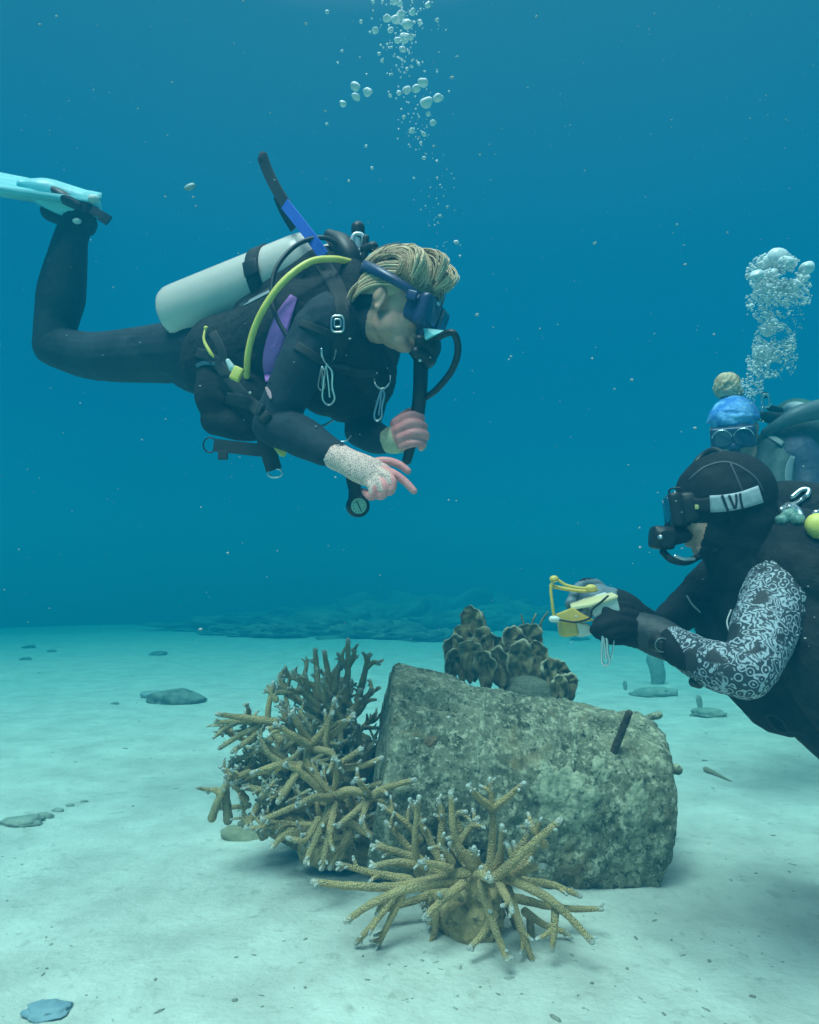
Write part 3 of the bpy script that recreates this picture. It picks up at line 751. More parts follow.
# loose things at the foot of the corals
g = ground(243, 838); d = (g - CAM).dot(FWD); r = mm(24, d)
o = link('rock', lump_mesh('rock', (0, 0, 0), (r, r * .5, r * .42), 4, .2, 2, 33), mat('tan_stone', (.30, .26, .15), (.40, .36, .24), scale=18, rough=.95, bump=.5)); o.location = g
o.rotation_euler = (0, .25, 0); tag(o, 'smooth tan stone at the foot of the leftmost branching coral', 'rock')

# ================================================================== DIVERS
suit_m = mat('neoprene', (.016, .026, .036), (.030, .045, .058), scale=9, rough=.8, bump=.35, bscale=22, spec=.2)
suit2_m = mat('black_neoprene', (.008, .010, .013), (.016, .020, .025), scale=12, rough=.8, bump=.4, bscale=26, spec=.2)
vest_m = mat('vest_nylon', (.008, .010, .012), (.022, .026, .028), scale=14, rough=.8, bump=.5, bscale=70, spec=.2)
web_m = mat('webbing', (.012, .014, .016), (.025, .028, .03), scale=300, rough=.75, bump=.4, bscale=500)
rub_m = mat('black_rubber', (.010, .011, .013), (.02, .022, .025), scale=30, rough=.45, spec=.4)
skin_m = mat('skin', (.50, .27, .18), (.62, .36, .26), scale=22, rough=.55, bump=.12, bscale=140, c3=(.60, .30, .25), s3=14, f3=(.45, .75))
hand_m = mat('hand_skin', (.84, .26, .25), (.95, .36, .33), scale=30, rough=.55, bump=.2, bscale=160)
steel_m = mat('steel', (.62, .66, .68), (.75, .78, .8), scale=20, rough=.28, metal=.9)
chrome_m = mat('chrome', (.8, .82, .84), rough=.18, metal=.85)
def two(p, q, w=.5): return Vector(p).lerp(Vector(q), w)
def assign(me, mats, fn):
    """material index per face from its centre"""
    for m in mats: me.materials.append(m)
    n = len(me.polygons); c = np.empty(n * 3); me.polygons.foreach_get('center', c); c = c.reshape(-1, 3)
    me.polygons.foreach_set('material_index', fn(c).astype(np.int32)); me.update()
def near_seg(c, a, b, r):
    a = np.array(a); b = np.array(b); ab = b - a; t = np.clip(((c - a) @ ab) / (ab @ ab), 0, 1)
    return np.linalg.norm(c - (a + t[:, None] * ab), axis=1) < r
def folds(me, amp=.004, sc=(14, 14, 14), where=None, seed=0):
    a = get_co(me); nn = get_no(me); d = fbm(a * np.array(sc) + seed, 1.0, 4, .55)
    d = (1 - np.abs(d) * 2.2) * .5 + d * .6
    if where is not None: d = d * where(a)
    set_co(me, a + nn * (amp * d)[:, None])
def ring(bm, c, R, r, nrm, sx=1, sy=1, seg=28, up=(0, 0, 1), square=0):
    M = frame(nrm, up); pts = []
    for k in range(seg):
        t = 2 * math.pi * k / seg; x, y = math.cos(t), math.sin(t)
        if square: mxx = (abs(x) ** (2 + square) + abs(y) ** (2 + square)) ** (1 / (2 + square)); x /= mxx; y /= mxx
        pts.append(Vector(c) + M.col[1] * x * R * sx + M.col[2] * y * R * sy)
    return tube(bm, pts, r, 8, 1, closed=True)
def head_parts(bm, O, M, k=1.0, face=True):
    """adds a head in frame M (X forward, Y left, Z up) at O"""
    T = lambda x, y, z: O + M @ (Vector((x, y, z)) * k)
    B = lambda c, r, rot=None: ball(bm, T(*c), tuple(q * k for q in r), 3, M if rot is None else M @ rot)
    B((-.012, 0, .030), (.097, .074, .090)); B((.020, 0, .012), (.076, .070, .080))
    B((.030, 0, -.035), (.060, .058, .066)); B((.052, 0, -.092), (.028, .028, .021)); B((.026, 0, -.046), (.064, .063, .064))
    for s in (-1, 1):
        B((.012, s * .044, -.062), (.036, .022, .034)); B((.045, s * .022, -.088), (.032, .022, .020))
        B((.062, s * .036, -.034), (.026, .022, .024))                       # cheek
        B((.074, s * .030, .010), (.018, .024, .012))                        # brow
        B((.072, s * .031, -.008), (.014, .014, .011))                       # eye
        R = Matrix.Rotation(s * .35, 3, 'Z')
        B((-.012, s * .075, -.012), (.020, .007, .030), R); B((-.020, s * .082, .000), (.016, .005, .022), R); B((-.008, s * .079, -.036), (.009, .006, .010), R)
    tube(bm, [T(.082, 0, .005), T(.096, 0, -.018), T(.106, 0, -.036)], [.008 * k, .010 * k, .013 * k], 10, 4)
    for s in (-1, 1): B((.094, s * .011, -.040), (.009, .008, .007))
    B((.084, 0, -.064), (.012, .024, .006)); B((.082, 0, -.075), (.013, .021, .007))
    return T
def palm_fingers(bm, fingers, r=.0088, voxel=None):
    for pts in fingers:
        n = len(pts); tube(bm, pts, [r * (1.06 - .28 * i / (n - 1)) for i in range(n)], 12, 5)

# ---------------------------------------------------------------- diver with the white tank
d1 = thing('person', 'blond diver in black wetsuit with white tank, hovering above the coral and pointing down', 'person', P(300, 380, 2.05))
LEG = [(P(205, 350, 2.24), .100), (P(150, 354, 2.34), .088), (P(95, 356, 2.42), .076), (P(54, 346, 2.47), .066)]
SH = [(P(54, 346, 2.47), .066), (P(56, 318, 2.47), .066), (P(61, 292, 2.46), .073), (P(67, 258, 2.45), .060), (P(72, 232, 2.44), .047), (P(78, 216, 2.43), .040)]
FOOT = [(P(84, 212, 2.43), .042), (P(72, 206, 2.43), .040), (P(48, 198, 2.43), .036)]
bm = bmesh.new()
def chain(bm, lst, off=Vector((0, 0, 0)), flat=1.0, up=None, seg=20): tube(bm, [p + off for p, r in lst], [r for p, r in lst], seg, 6, flat, up)
chain(bm, LEG); chain(bm, SH); chain(bm, FOOT)
off = Vector((-.072, .165, .045))
chain(bm, LEG, off * .8); chain(bm, SH, off * .9); chain(bm, FOOT, off)
# trunk
tube(bm, [P(200, 354, 2.30), P(232, 356, 2.24), P(265, 350, 2.14), P(305, 334, 2.07), P(338, 320, 2.02), P(352, 312, 1.99)], [.125, .128, .125, .145, .135, .09], 28, 6)
tube(bm, [P(328, 326, 1.86), P(345, 322, 2.02), P(375, 338, 2.14)], [.075, .10, .072], 24, 6)
HO = P(397, 306, 1.86); HM = frame((.86, -.34, -.36), (0.05, 0, 1))
tube(bm, [P(345, 314, 2.0), P(368, 308, 1.93), HO + HM @ Vector((-.03, 0, -.05))], [.085, .062, .056], 22, 6)
head_parts(bm, HO, HM, .98)
# near arm and pointing hand
SHN, ELN, WRN = P(318, 332, 1.86), P(272, 425, 1.86), P(343, 459, 1.735)
tube(bm, [SHN, P(296, 378, 1.85), ELN], [.068, .060, .050], 20, 6)
tube(bm, [ELN, P(300, 436, 1.81), P(325, 450, 1.765), WRN, P(350, 463, 1.725)], [.050, .050, .038, .030, .029], 20, 6)
D = 1.715
tube(bm, [P(346, 461, 1.73), P(360, 468, D), P(374, 474, D)], [.028, .034, .033], 18, 6, .62, up=UPV * .55 - FWD)
palm_fingers(bm, [
    [P(372, 467, D + .0), P(390, 472, D - .004), P(403, 480, D - .008), P(414, 491, D - .012)],          # index, pointing
    [P(380, 472, D - .012), P(392, 480, D - .030), P(391, 491, D - .030), P(383, 492, D - .012)],         # middle, curled
    [P(374, 477, D - .016), P(384, 486, D - .034), P(382, 496, D - .030), P(374, 494, D - .012)],         # ring
    [P(366, 478, D - .012), P(374, 489, D - .028), P(371, 497, D - .022), P(365, 492, D - .006)],         # little
    [P(366, 464, D + .022), P(384, 461, D + .03), P(398, 464, D + .028), P(408, 471, D + .024)],          # thumb
], .0112)
# far arm and fist round the inflator hose
SHF, ELF, WRF = P(378, 345, 2.10), P(362, 430, 2.04), P(391, 441, 1.94)
tube(bm, [SHF, P(368, 392, 2.08), ELF], [.068, .058, .048], 20, 6)
tube(bm, [ELF, P(376, 438, 1.99), WRF, P(396, 439, 1.93)], [.048, .042, .030, .030], 18, 6)
D2f = 1.91
ball(bm, P(403, 434, D2f), (.036, .028, .040), 3)
palm_fingers(bm, [
    [P(396, 422, D2f - .01), P(410, 415, D2f - .022), P(421, 417, D2f - .016), P(420, 424, D2f + .0)],
    [P(398, 430, D2f - .022), P(412, 423, D2f - .036), P(424, 426, D2f - .026), P(422, 433, D2f - .004)],
    [P(400, 438, D2f - .024), P(414, 433, D2f - .038), P(426, 435, D2f - .028), P(423, 441, D2f - .006)],
    [P(402, 446, D2f - .020), P(413, 443, D2f - .034), P(423, 444, D2f - .024), P(421, 448, D2f - .004)],
    [P(394, 424, D2f + .012), P(406, 414, D2f + .016), P(416, 411, D2f + .004), P(421, 415, D2f - .01)],
], .0118)
me = remesh(bm, .0036, 3)
handA = lambda c: ((c - np.array(P(346, 461, 1.73))) @ np.array((P(374, 474, D) - P(346, 461, 1.73)).normalized()) > -.002) & near_seg(c, P(346, 461, 1.73), P(404, 484, D), .075)
handB = lambda c: near_seg(c, P(399, 438, 1.93), P(418, 430, 1.9), .066) & ((c - np.array(P(393, 440, 1.94))) @ np.array((P(410, 432, 1.92) - P(393, 440, 1.94)).normalized()) > 0)
def skinf(c):
    hd = near_seg(c, HO, HO + HM @ Vector((0.03, 0, -.02)), .135) & (((c - np.array(HO + HM @ Vector((-.05, 0, -.105)))) @ np.array(HM @ Vector((.65, 0, .76)))) > 0) & (((c - np.array(HO)) @ np.array(HM))[:, 0] > -.040)
    return np.where(hd, 1, np.where(handA(c) | handB(c), 2, 0))
folds(me, .0045, (16, 16, 16), lambda a: (skinf(a) == 0) * 1.0)
assign(me, [suit_m, skin_m, hand_m], skinf)
link('body', me, None, d1)
# ankle, wrist and neck cuffs read as raised edges
glove_m, gt, gb = new_mat('speckled_glove')
v = gt.nodes.new('ShaderNodeTexVoronoi'); v.inputs['Scale'].default_value = 270; tcx = gt.nodes.new('ShaderNodeTexCoord'); gt.links.new(tcx.outputs['Object'], v.inputs['Vector'])
r = gt.nodes.new('ShaderNodeValToRGB'); r.color_ramp.elements[0].position = .20; r.color_ramp.elements[1].position = .42; r.color_ramp.elements[0].color = (.05, .045, .04, 1); r.color_ramp.elements[1].color = (.92, .58, .50, 1)
gt.links.new(v.outputs['Distance'], r.inputs[0]); gt.links.new(r.outputs[0], gb.inputs['Base Color']); gb.inputs['Roughness'].default_value = .85
lace_m = mat('glove_cuff', (.66, .56, .34), (.82, .72, .48), scale=120, rough=.85, bump=.6, bscale=260)
bm = bmesh.new()
tube(bm, [P(336, 456, 1.745), P(348, 462, 1.727), P(360, 468, D), P(375, 474, D), P(379, 475, D)], [.034, .0325, .0375, .0375, .034], 22, 6, [1, 1, .74, .68, .6], up=UPV * .55 - FWD)
for p0, p1, p2 in [((378, 471, D - .012), (388, 477, D - .026), (391, 483, D - .031)), ((374, 477, D - .016), (381, 484, D - .030), (383, 490, D - .034)), ((366, 478, D - .012), (372, 486, D - .025), (373, 492, D - .027)), ((374, 466, D + .004), (384, 470, D + .002), (390, 473, D + .001))]:
    tube(bm, [P(*p0), P(*p1), P(*p2)], [.0125, .0118, .0112], 12, 4)
o = link('glove', remesh(bm, .0032, 3), glove_m, d1); o['label'] = 'cream glove with black speckles on the pointing hand'
bm = bmesh.new()
tube(bm, [P(387, 440, 1.945), P(393, 440, 1.937), P(400, 438, 1.925)], [.034, .037, .040], 22, 5, caps=False)
o = link('glove', remesh(tube(bm, [P(388, 440, 1.945), P(393, 440, 1.937), P(399, 438, 1.925)], [.030, .034, .036], 22, 5), .004, 2), lace_m, d1); o['label'] = 'cream glove cuff at the fist'

# hair: locks combed over the skull
hair_m, ht, hb = new_mat('blond_hair')
tcx = ht.nodes.new('ShaderNodeTexCoord'); mp = ht.nodes.new('ShaderNodeMapping'); mp.inputs['Rotation'].default_value = (0, .4, .3); mp.inputs['Scale'].default_value = (10, 60, 60)
ht.links.new(tcx.outputs['Object'], mp.inputs[0]); nz = ht.nodes.new('ShaderNodeTexNoise'); nz.inputs['Scale'].default_value = 3; nz.inputs['Detail'].default_value = 4; ht.links.new(mp.outputs[0], nz.inputs['Vector'])
r = ht.nodes.new('ShaderNodeValToRGB'); r.color_ramp.elements[0].position = .15; r.color_ramp.elements[1].position = .85; r.color_ramp.elements[0].color = (.30, .185, .09, 1); r.color_ramp.elements[1].color = (.86, .62, .38, 1)
ta = ht.nodes.new('ShaderNodeAttribute'); ta.attribute_name = 'tone'; tm = ht.nodes.new('ShaderNodeMath'); tm.operation = 'MULTIPLY_ADD'; tm.inputs[1].default_value = .25; ts = ht.nodes.new('ShaderNodeMath'); ts.operation = 'MULTIPLY'; ts.inputs[1].default_value = .75; ht.links.new(ta.outputs['Fac'], ts.inputs[0]); ht.links.new(nz.outputs['Fac'], tm.inputs[0]); ht.links.new(ts.outputs[0], tm.inputs[2]); ht.links.new(tm.outputs[0], r.inputs[0]); ht.links.new(r.outputs[0], hb.inputs['Base Color']); hb.inputs['Roughness'].default_value = .5
bpn = ht.nodes.new('ShaderNodeBump'); bpn.inputs['Strength'].default_value = .7; bpn.inputs['Distance'].default_value = .004; ht.links.new(nz.outputs['Fac'], bpn.inputs['Height']); ht.links.new(bpn.outputs[0], hb.inputs['Normal'])
HT = lambda x, y, z: HO + HM @ Vector((x, y, z))
bm = bmesh.new()
ball(bm, HT(-.016, 0, .044), (.103, .080, .086), 4, HM)
q = random.Random(4)
def skull(phi, lat, k=1.0):   # phi: 0 front .. pi back over the top; lat -1..1 side
    a = .105 * k; return HT(-.012 + a * math.cos(phi) * math.cos(lat * 1.25), .083 * k * math.sin(lat * 1.25), .040 + .094 * k * math.sin(phi) * math.cos(lat * 1.1))
hv = [.5] * len(bm.verts)
def lock(pts, w, flat=.7, v=None):
    n0 = len(bm.verts); k = len(pts)
    tube(bm, pts, [w * f for f in ([.6] + [1] * (k - 2) + [.35])], 5, 4, flat); hv.extend([q.random() if v is None else v] * (len(bm.verts) - n0))
def clumpy(lat): return .5 + .5 * math.sin(lat * 9 + .8)
for layer in range(3):
    for i in range(230):
        lat = -1.08 + 2.16 * i / 229 + q.uniform(-.03, .03); cl = clumpy(lat); tone = min(1, max(0, .25 + .5 * cl + q.uniform(-.25, .25)))
        k = 1.04 + .035 * layer + .03 * cl; w = q.uniform(.0013, .0026); st = q.uniform(.02, .30) + .08 * layer; en = q.uniform(2.2, 2.9); pts = []
        bulge = (.05 + .10 * cl) * q.uniform(.7, 1.1)
        for j in range(8):
            f = j / 7; ph = st + (en - st) * f
            pts.append(skull(ph, lat * (1 - .22 * f) + .16 * math.sin(2.6 * f + .4) * (.5 + .5 * cl) * (1 - f) + .03 * math.sin(5 * f + i), k + bulge * math.sin(math.pi * min(1, f * 1.7)) * (1 - .3 * f)))
        lock(pts, w, .8, tone)
for s_ in (-1, 1):          # sides, combed straight back behind the ear
    for i in range(60):
        z0 = .075 - .055 * (i % 20) / 19 + q.uniform(-.004, .004); kk = 1 + .03 * (i // 20); y = .070 * kk
        lock([HT(.055, s_ * y * .86, z0), HT(.02, s_ * y * 1.1, z0 + .008), HT(-.03, s_ * y * 1.19, z0 - .005), HT(-.075, s_ * y * 1.0, z0 - .03), HT(-.108, s_ * y * .5, z0 - .055), HT(-.115, s_ * y * .2, z0 - .075)], q.uniform(.002, .004))
for i in range(46):         # nape, swept back towards the collar
    y = -.07 + .14 * i / 45
    lock([HT(-.05, y, .05 + q.uniform(-.01, .01)), HT(-.10, y * .9, .0), HT(-.108, y * .8, -.04), HT(-.115 - q.uniform(0, .02), y * .7, -.075)], q.uniform(.004, .007))
for (a, b, c_) in [((.075, .0, .100), (.112, -.02, .088), (.098, -.03, .055)), ((.045, -.03, .135), (.098, -.045, .122), (.104, -.055, .07)), ((.02, -.055, .128), (.06, -.086, .10), (.06, -.088, .055)), ((.05, .02, .135), (.108, .02, .115), (.115, .0, .065))]:
    for i in range(34):     # loose forelocks lifted by the water
        j_ = Vector((q.uniform(-.012, .012), q.uniform(-.014, .014), q.uniform(-.010, .010)))
        lock([HT(a[0] - .06, a[1], a[2] - .018), HT(*(Vector(a) + j_)), HT(*(Vector(b) + j_ * 1.2)), HT(*(Vector(c_) + j_ * .5))], q.uniform(.0015, .003), v=q.uniform(.4, 1))
me = bm_mesh(bm, 'hair')
at = me.attributes.new('tone', 'FLOAT', 'POINT'); at.data.foreach_set('value', (hv + [.5] * len(me.vertices))[:len(me.vertices)])
link('hair', me, hair_m, d1)
bm = bmesh.new()
for i in range(60):
    lat = q.uniform(-1.05, 1.05); ph = q.uniform(.2, 2.6); k = q.uniform(1.12, 1.2)
    tube(bm, [skull(ph, lat, 1.06), skull(ph - .3, lat + q.uniform(-.1, .1), k), skull(ph - .7, lat + q.uniform(-.2, .2), k + q.uniform(0, .10))], [.0011, .001, .0005], 4, 4, caps=False)
link('stray_hair', bm_mesh(bm, 'stray_hair'), hair_m, d1)

# mask
mask_m = mat('mask_skirt', (.015, .035, .10), (.025, .05, .13), scale=30, rough=.35, spec=.5)
lens_m, lt_, lb = new_mat('mask_lens'); lb.inputs['Base Color'].default_value = (.02, .06, .13, 1); lb.inputs['Roughness'].default_value = .08; lb.inputs['Specular IOR Level'].default_value = .8
def mask(T, M, parent, k=1.0, frame_m=None, strap=True, strap_m=None, sk=mask_m, strap_z=0.0, hw=.0):
    bm = bmesh.new()
    box(bm, T(.082, 0, -.006), (.060 * k, .142 * k, .074 * k), M, .022 * k)
    box(bm, T(.106, 0, -.008), (.030 * k, .156 * k, .082 * k), M, .013 * k)
    ball(bm, T(.104, 0, -.044), (.028 * k, .026 * k, .024 * k), 3, M)
    o = link('mask', remesh(bm, .0035, 3), sk, parent)
    for s in (-1, 1):
        bm = bmesh.new(); pts = []
        for j in range(20):
            t = 2 * math.pi * j / 20; x = math.cos(t); z = math.sin(t); f = (abs(x) ** 3 + abs(z) ** 3) ** (1 / 3)
            pts.append(bm.verts.new(T(.1225 - (.006 if s * x > 0 else 0) * abs(x), s * .037 + x / f * .033, -.004 + z / f * .030)))
        bm.faces.new(pts); g = bmesh.ops.extrude_face_region(bm, geom=list(bm.faces)); 
        bmesh.ops.translate(bm, verts=[v for v in g['geom'] if isinstance(v, bmesh.types.BMVert)], vec=M @ Vector((.003, 0, 0)))
        obj('lens', bm, lens_m, o, smooth=False)
        if frame_m:
            bm = bmesh.new(); tube(bm, [T(.1235, s * (.037 + .034 * math.cos(t)), -.004 + .031 * math.sin(t)) for t in [math.pi * (.05 + .9 * j / 10) for j in range(11)]], .0026 * k, 6, 1); obj('rim', bm, frame_m, o)
    if strap:
        bm = bmesh.new(); pts = []
        for j in range(25):
            t = math.radians(38 + (322 - 38) * j / 24)
            pts.append(T((.112 + hw) * math.cos(t) - .006, (.094 + hw) * math.sin(t), strap_z + .055 * (1 - math.cos(t)) * .5 ))
        ribbon(bm, pts, .026 * k, .005, M @ Vector((0, 0, 1)), 2)
        bm2 = bm; bm = bmesh.new()
        prev = None
        for j, p in enumerate(pts):
            t = math.radians(38 + (322 - 38) * j / 24); nrm = (M @ Vector((math.cos(t), math.sin(t), 0))).normalized(); u = M @ Vector((0, 0, 1))
            hwid = (.0075 + .005 * math.sin(math.pi * j / 24)) * k * 1.2
            r4 = [bm.verts.new(p + u * a * hwid + nrm * b) for a, b in ((-1, 0), (1, 0), (1, .005), (-1, .005))]
            if prev:
                for i in range(4): bm.faces.new((prev[i], prev[(i + 1) % 4], r4[(i + 1) % 4], r4[i]))
            else: bm.faces.new(r4[::-1])
            prev = r4
        bm.faces.new(prev); bm2.free()
        bmesh.ops.recalc_face_normals(bm, faces=bm.faces)
        obj('mask_strap', bm, strap_m or sk, o)
    return o
HTk = lambda x, y, z: HO + HM @ Vector((x * .98, y * .98, z * .98))
mk = mask(HTk, HM, d1, 1.0, strap_z=.012, hw=.004)
bm = bmesh.new(); box(bm, HTk(.124, -.030, .022), (.003, .016, .007), HM, .001); obj('pale_patch', bm, mat('pale_blue_grey', (.5, .6, .62), rough=.5), mk)  # small pale patch on the upper part of the lens
for s in (-1, 1):
    bm = bmesh.new(); box(bm, HTk(.075, s * .084, .012), (.028, .010, .024), HM, .004); obj('buckle', bm, mask_m, mk)

# regulator second stage in the mouth
rg1 = bmesh.new()
ball(rg1, HTk(.128, 0, -.082), (.022, .036, .034), 3, HM); ball(rg1, HTk(.143, 0, -.084), (.012, .031, .030), 3, HM)
tube(rg1, [HTk(.092, 0, -.070), HTk(.118, 0, -.078)], [.014, .020], 14, 4)
tube(rg1, [HTk(.120, -.045, -.112), HTk(.138, 0, -.108), HTk(.120, .045, -.112)], [.014, .018, .014], 12, 5)
tube(rg1, [HTk(.122, -.055, -.082), HTk(.122, -.03, -.082)], [.013, .015], 12, 4)
reg = link('regulator', remesh(rg1, .003, 2), rub_m, d1)
teal_m = mat('teal_highlight', (.12, .52, .55), (.16, .60, .62), scale=20, rough=.35)  # teal highlight on the second stage, put in as a coloured wedge
bm = bmesh.new(); a_, b_, c_, e_ = HTk(.135, -.040, -.050), HTk(.168, -.030, -.028), HTk(.150, -.045, -.070), HTk(.145, -.034, -.058)
f1 = [bm.verts.new(v) for v in (HTk(.118, -.050, -.050), HTk(.172, -.038, -.040), HTk(.150, -.048, -.060), HTk(.134, -.052, -.078))]
fce = bm.faces.new(f1); g = bmesh.ops.extrude_face_region(bm, geom=[fce]); bmesh.ops.translate(bm, verts=[v for v in g['geom'] if isinstance(v, bmesh.types.BMVert)], vec=HM @ Vector((0, .008, 0)))
bmesh.ops.recalc_face_normals(bm, faces=bm.faces)
obj('highlight_wedge', bm, teal_m, reg, smooth=False)
bm = bmesh.new()
for p_ in ((424, 353, 1.78), (420, 360, 1.78)): ball(bm, P(*p_), .005, 2)
obj('button', bm, steel_m, reg)

# vest (buoyancy jacket)
bm = bmesh.new()
tube(bm, [P(228, 362, 2.13), P(262, 358, 2.07), P(305, 338, 2.01), P(340, 318, 1.98)], [.135, .148, .158, .120], 28, 6)
tube(bm, [P(262, 320, 2.12), P(300, 300, 2.07), P(335, 280, 2.03), P(348, 272, 2.0)], [.085, .095, .095, .06], 22, 6)      # back bladder under the tank
tube(bm, [P(342, 262, 1.98), P(352, 282, 1.94), P(352, 306, 1.92)], [.035, .05, .05], 16, 5)                                  # collar
tube(bm, [P(215, 372, 2.02), P(218, 395, 2.0), P(222, 418, 1.99)], [.048, .062, .046], 20, 5, .7, up=FWD)
tube(bm, [P(216, 420, 2.0), P(245, 424, 1.98), P(270, 422, 1.96)], [.040, .044, .040], 18, 5)                              # pocket bottom
tube(bm, [P(240, 380, 1.99), P(262, 402, 1.96), P(285, 416, 1.95)], [.060, .066, .050], 18, 5)
tube(bm, [P(330, 330, 1.90), P(352, 350, 1.92), P(372, 380, 1.98)], [.055, .060, .055], 18, 5)
tube(bm, [P(352, 350, 1.99), P(368, 375, 2.02), P(362, 405, 2.04)], [.085, .080, .055], 18, 5)
tube(bm, [P(320, 360, 1.98), P(330, 385, 1.99), P(345, 400, 2.0)], [.10, .09, .06], 18, 5)
me = remesh(bm, .0045, 4); folds(me, .006, (11, 11, 11), None, 4); folds(me, .0012, (50, 50, 50), None, 9)
vest = link('vest', me, vest_m, d1)
pur_m = mat('purple_fabric', (.34, .12, .46), (.42, .17, .55), scale=30, rough=.75, bump=.3)
def surf_strip(name, pts, widths, m, parent, thick=.006, lift=None, label=None, bvh=None):
    """a flat patch following pixel points, laid on whatever surface of the diver lies there"""
    bm = bmesh.new(); prev = None; n = len(pts)
    c = catmull([(*p, w) for p, w in zip(pts, widths)], 5)
    for i, a in enumerate(c):
        b0, b1 = c[max(0, i - 1)], c[min(len(c) - 1, i + 1)]
        tx, ty = b1[0] - b0[0], b1[1] - b0[1]; l = math.hypot(tx, ty) or 1; nx, ny = -ty / l, tx / l
        row = []
        for s in np.linspace(-1, 1, 6):
            px, py = a[0] + nx * a[2] / 2 * s, a[1] + ny * a[2] / 2 * s
            dr = (P(px, py, 1) - CAM).normalized(); h = bvh.ray_cast(CAM, dr)
            dd = (h[0] - CAM).dot(FWD) if h[0] else None
            row.append([px, py, dd])
        ds = [r_[2] for r_ in row if r_[2]]
        md = float(np.median(ds)) if ds else (prev_d if i else 2.0)
        prev_d = md
        row = [P(r_[0], r_[1], (r_[2] if r_[2] and abs(r_[2] - md) < .03 else md) - thick) for r_ in row]
        fr = [bm.verts.new(p) for p in row]; bk = [bm.verts.new(p + (p - CAM).normalized() * thick * 1.6) for p in row]
        if prev:
            for j in range(5):
                bm.faces.new((prev[0][j], prev[0][j+1], fr[j+1], fr[j])); bm.faces.new((prev[1][j+1], prev[1][j], bk[j], bk[j+1]))
            bm.faces.new((prev[0][0], fr[0], bk[0], prev[1][0])); bm.faces.new((fr[5], prev[0][5], prev[1][5], bk[5]))
        else:
            for j in range(5): bm.faces.new((fr[j], fr[j+1], bk[j+1], bk[j]))
        prev = (fr, bk)
    for j in range(5): bm.faces.new((prev[0][j+1], prev[0][j], prev[1][j], prev[1][j+1]))
    bmesh.ops.recalc_face_normals(bm, faces=bm.faces)
    o = obj(name, bm, m, parent)
    if label: o['label'] = label
    return o
dg = bpy.context.evaluated_depsgraph_get()
def bvh_of(*meshes):
    vs, fs = [], []
    for m_ in meshes:
        n0 = len(vs); vs += [v.co.copy() for v in m_.vertices]; fs += [tuple(n0 + i for i in p.vertices) for p in m_.polygons]
    return BVHTree.FromPolygons(vs, fs)
d1_bvh = bvh_of(vest.data, [c for c in d1.children if c.name.startswith('body')][0].data)
# (bpy children need a refresh; keep straps on the measured surface)
surf_strip('side_panel', [(294, 296), (284, 316), (276, 340), (270, 362), (268, 382)], [8, 16, 19, 15, 5], pur_m, vest, bvh=d1_bvh, label='purple side panel')
surf_strip('shoulder_strap', [(322, 262), (338, 290), (344, 318), (338, 350), (330, 366)], [15, 16, 15, 14, 13], web_m, vest, bvh=d1_bvh)
surf_strip('chest_strap', [(296, 345), (325, 362), (352, 372), (378, 374)], [9, 9, 9, 8], web_m, vest, bvh=d1_bvh)
surf_strip('waist_strap', [(196, 352), (214, 360), (240, 392), (268, 420)], [10, 11, 12, 12], web_m, vest, bvh=d1_bvh)
surf_strip('pocket_trim', [(196, 366), (204, 363), (216, 364)], [4, 4, 3], mat('blue_grey_trim', (.05, .12, .17), rough=.6), vest, bvh=d1_bvh)
surf_strip('back_strap', [(240, 306), (258, 297), (281, 285)], [3, 3, 2.4], mat('pale_strap', (.22, .27, .28), rough=.6), vest, bvh=d1_bvh)
surf_strip('belt', [(212, 332), (222, 352), (226, 378)], [9, 9, 9], web_m, vest, bvh=d1_bvh)
surf_strip('pocket_flap', [(226, 398), (246, 402), (262, 410)], [12, 13, 12], web_m, vest, bvh=d1_bvh)
surf_strip('chest_strap', [(300, 322), (320, 330), (336, 336)], [8, 8, 8], web_m, vest, bvh=d1_bvh)
surf_strip('zip_tab', [(266, 387), (269, 393), (271, 399)], [2, 4, 2], mat('pink_tab', (.6, .35, .38), rough=.6), vest, bvh=d1_bvh)
yel_m = mat('yellow_rubber', (.74, .62, .10), (.82, .70, .16), scale=40, rough=.45)
# hanging webbing at the crotch strap, with D-rings
bm = bmesh.new(); ribbon(bm, [P(214, 445, 1.96), P(240, 448, 1.95), P(262, 450, 1.94), P(272, 446, 1.94)], .034, .007, UPV * 0 - FWD)
box(bm, P(223, 455, 1.955), (.026, .012, .026), None, .003); obj('hanging_strap', bm, web_m, vest, smooth=False)
bm = bmesh.new(); ring(bm, P(210, 445, 1.96), .020, .0022, FWD, .9, 1.0); obj('d_ring', bm, rub_m, vest)
bm = bmesh.new(); ribbon(bm, [P(262, 430, 1.93), P(268, 450, 1.925), P(274, 470, 1.92)], .042, .006, -FWD); obj('hanging_strap', bm, web_m, vest, smooth=False)
bm = bmesh.new(); ring(bm, P(275, 473, 1.92), .019, .0025, FWD, 1.0, .62); obj('d_ring', bm, steel_m, vest)
bm = bmesh.new(); vv = [bm.verts.new(P(*p_)) for p_ in ((273, 447, 1.91), (287, 451, 1.90), (284, 457, 1.90), (280, 456, 1.91))]; fce = bm.faces.new(vv)
g = bmesh.ops.extrude_face_region(bm, geom=[fce]); bmesh.ops.translate(bm, verts=[v for v in g['geom'] if isinstance(v, bmesh.types.BMVert)], vec=FWD * .006); bmesh.ops.recalc_face_normals(bm, faces=bm.faces)
obj('pull_tab', bm, yel_m, vest, smooth=False)
bm = bmesh.new(); tube(bm, [P(205, 330, 1.98), P(204, 340, 1.97), P(210, 352, 1.96), P(215, 358, 1.96)], [.003, .004, .005, .003], 8, 4); ball(bm, P(206, 328, 1.98), .006, 2)
obj('dump_cord', bm, yel_m, vest)

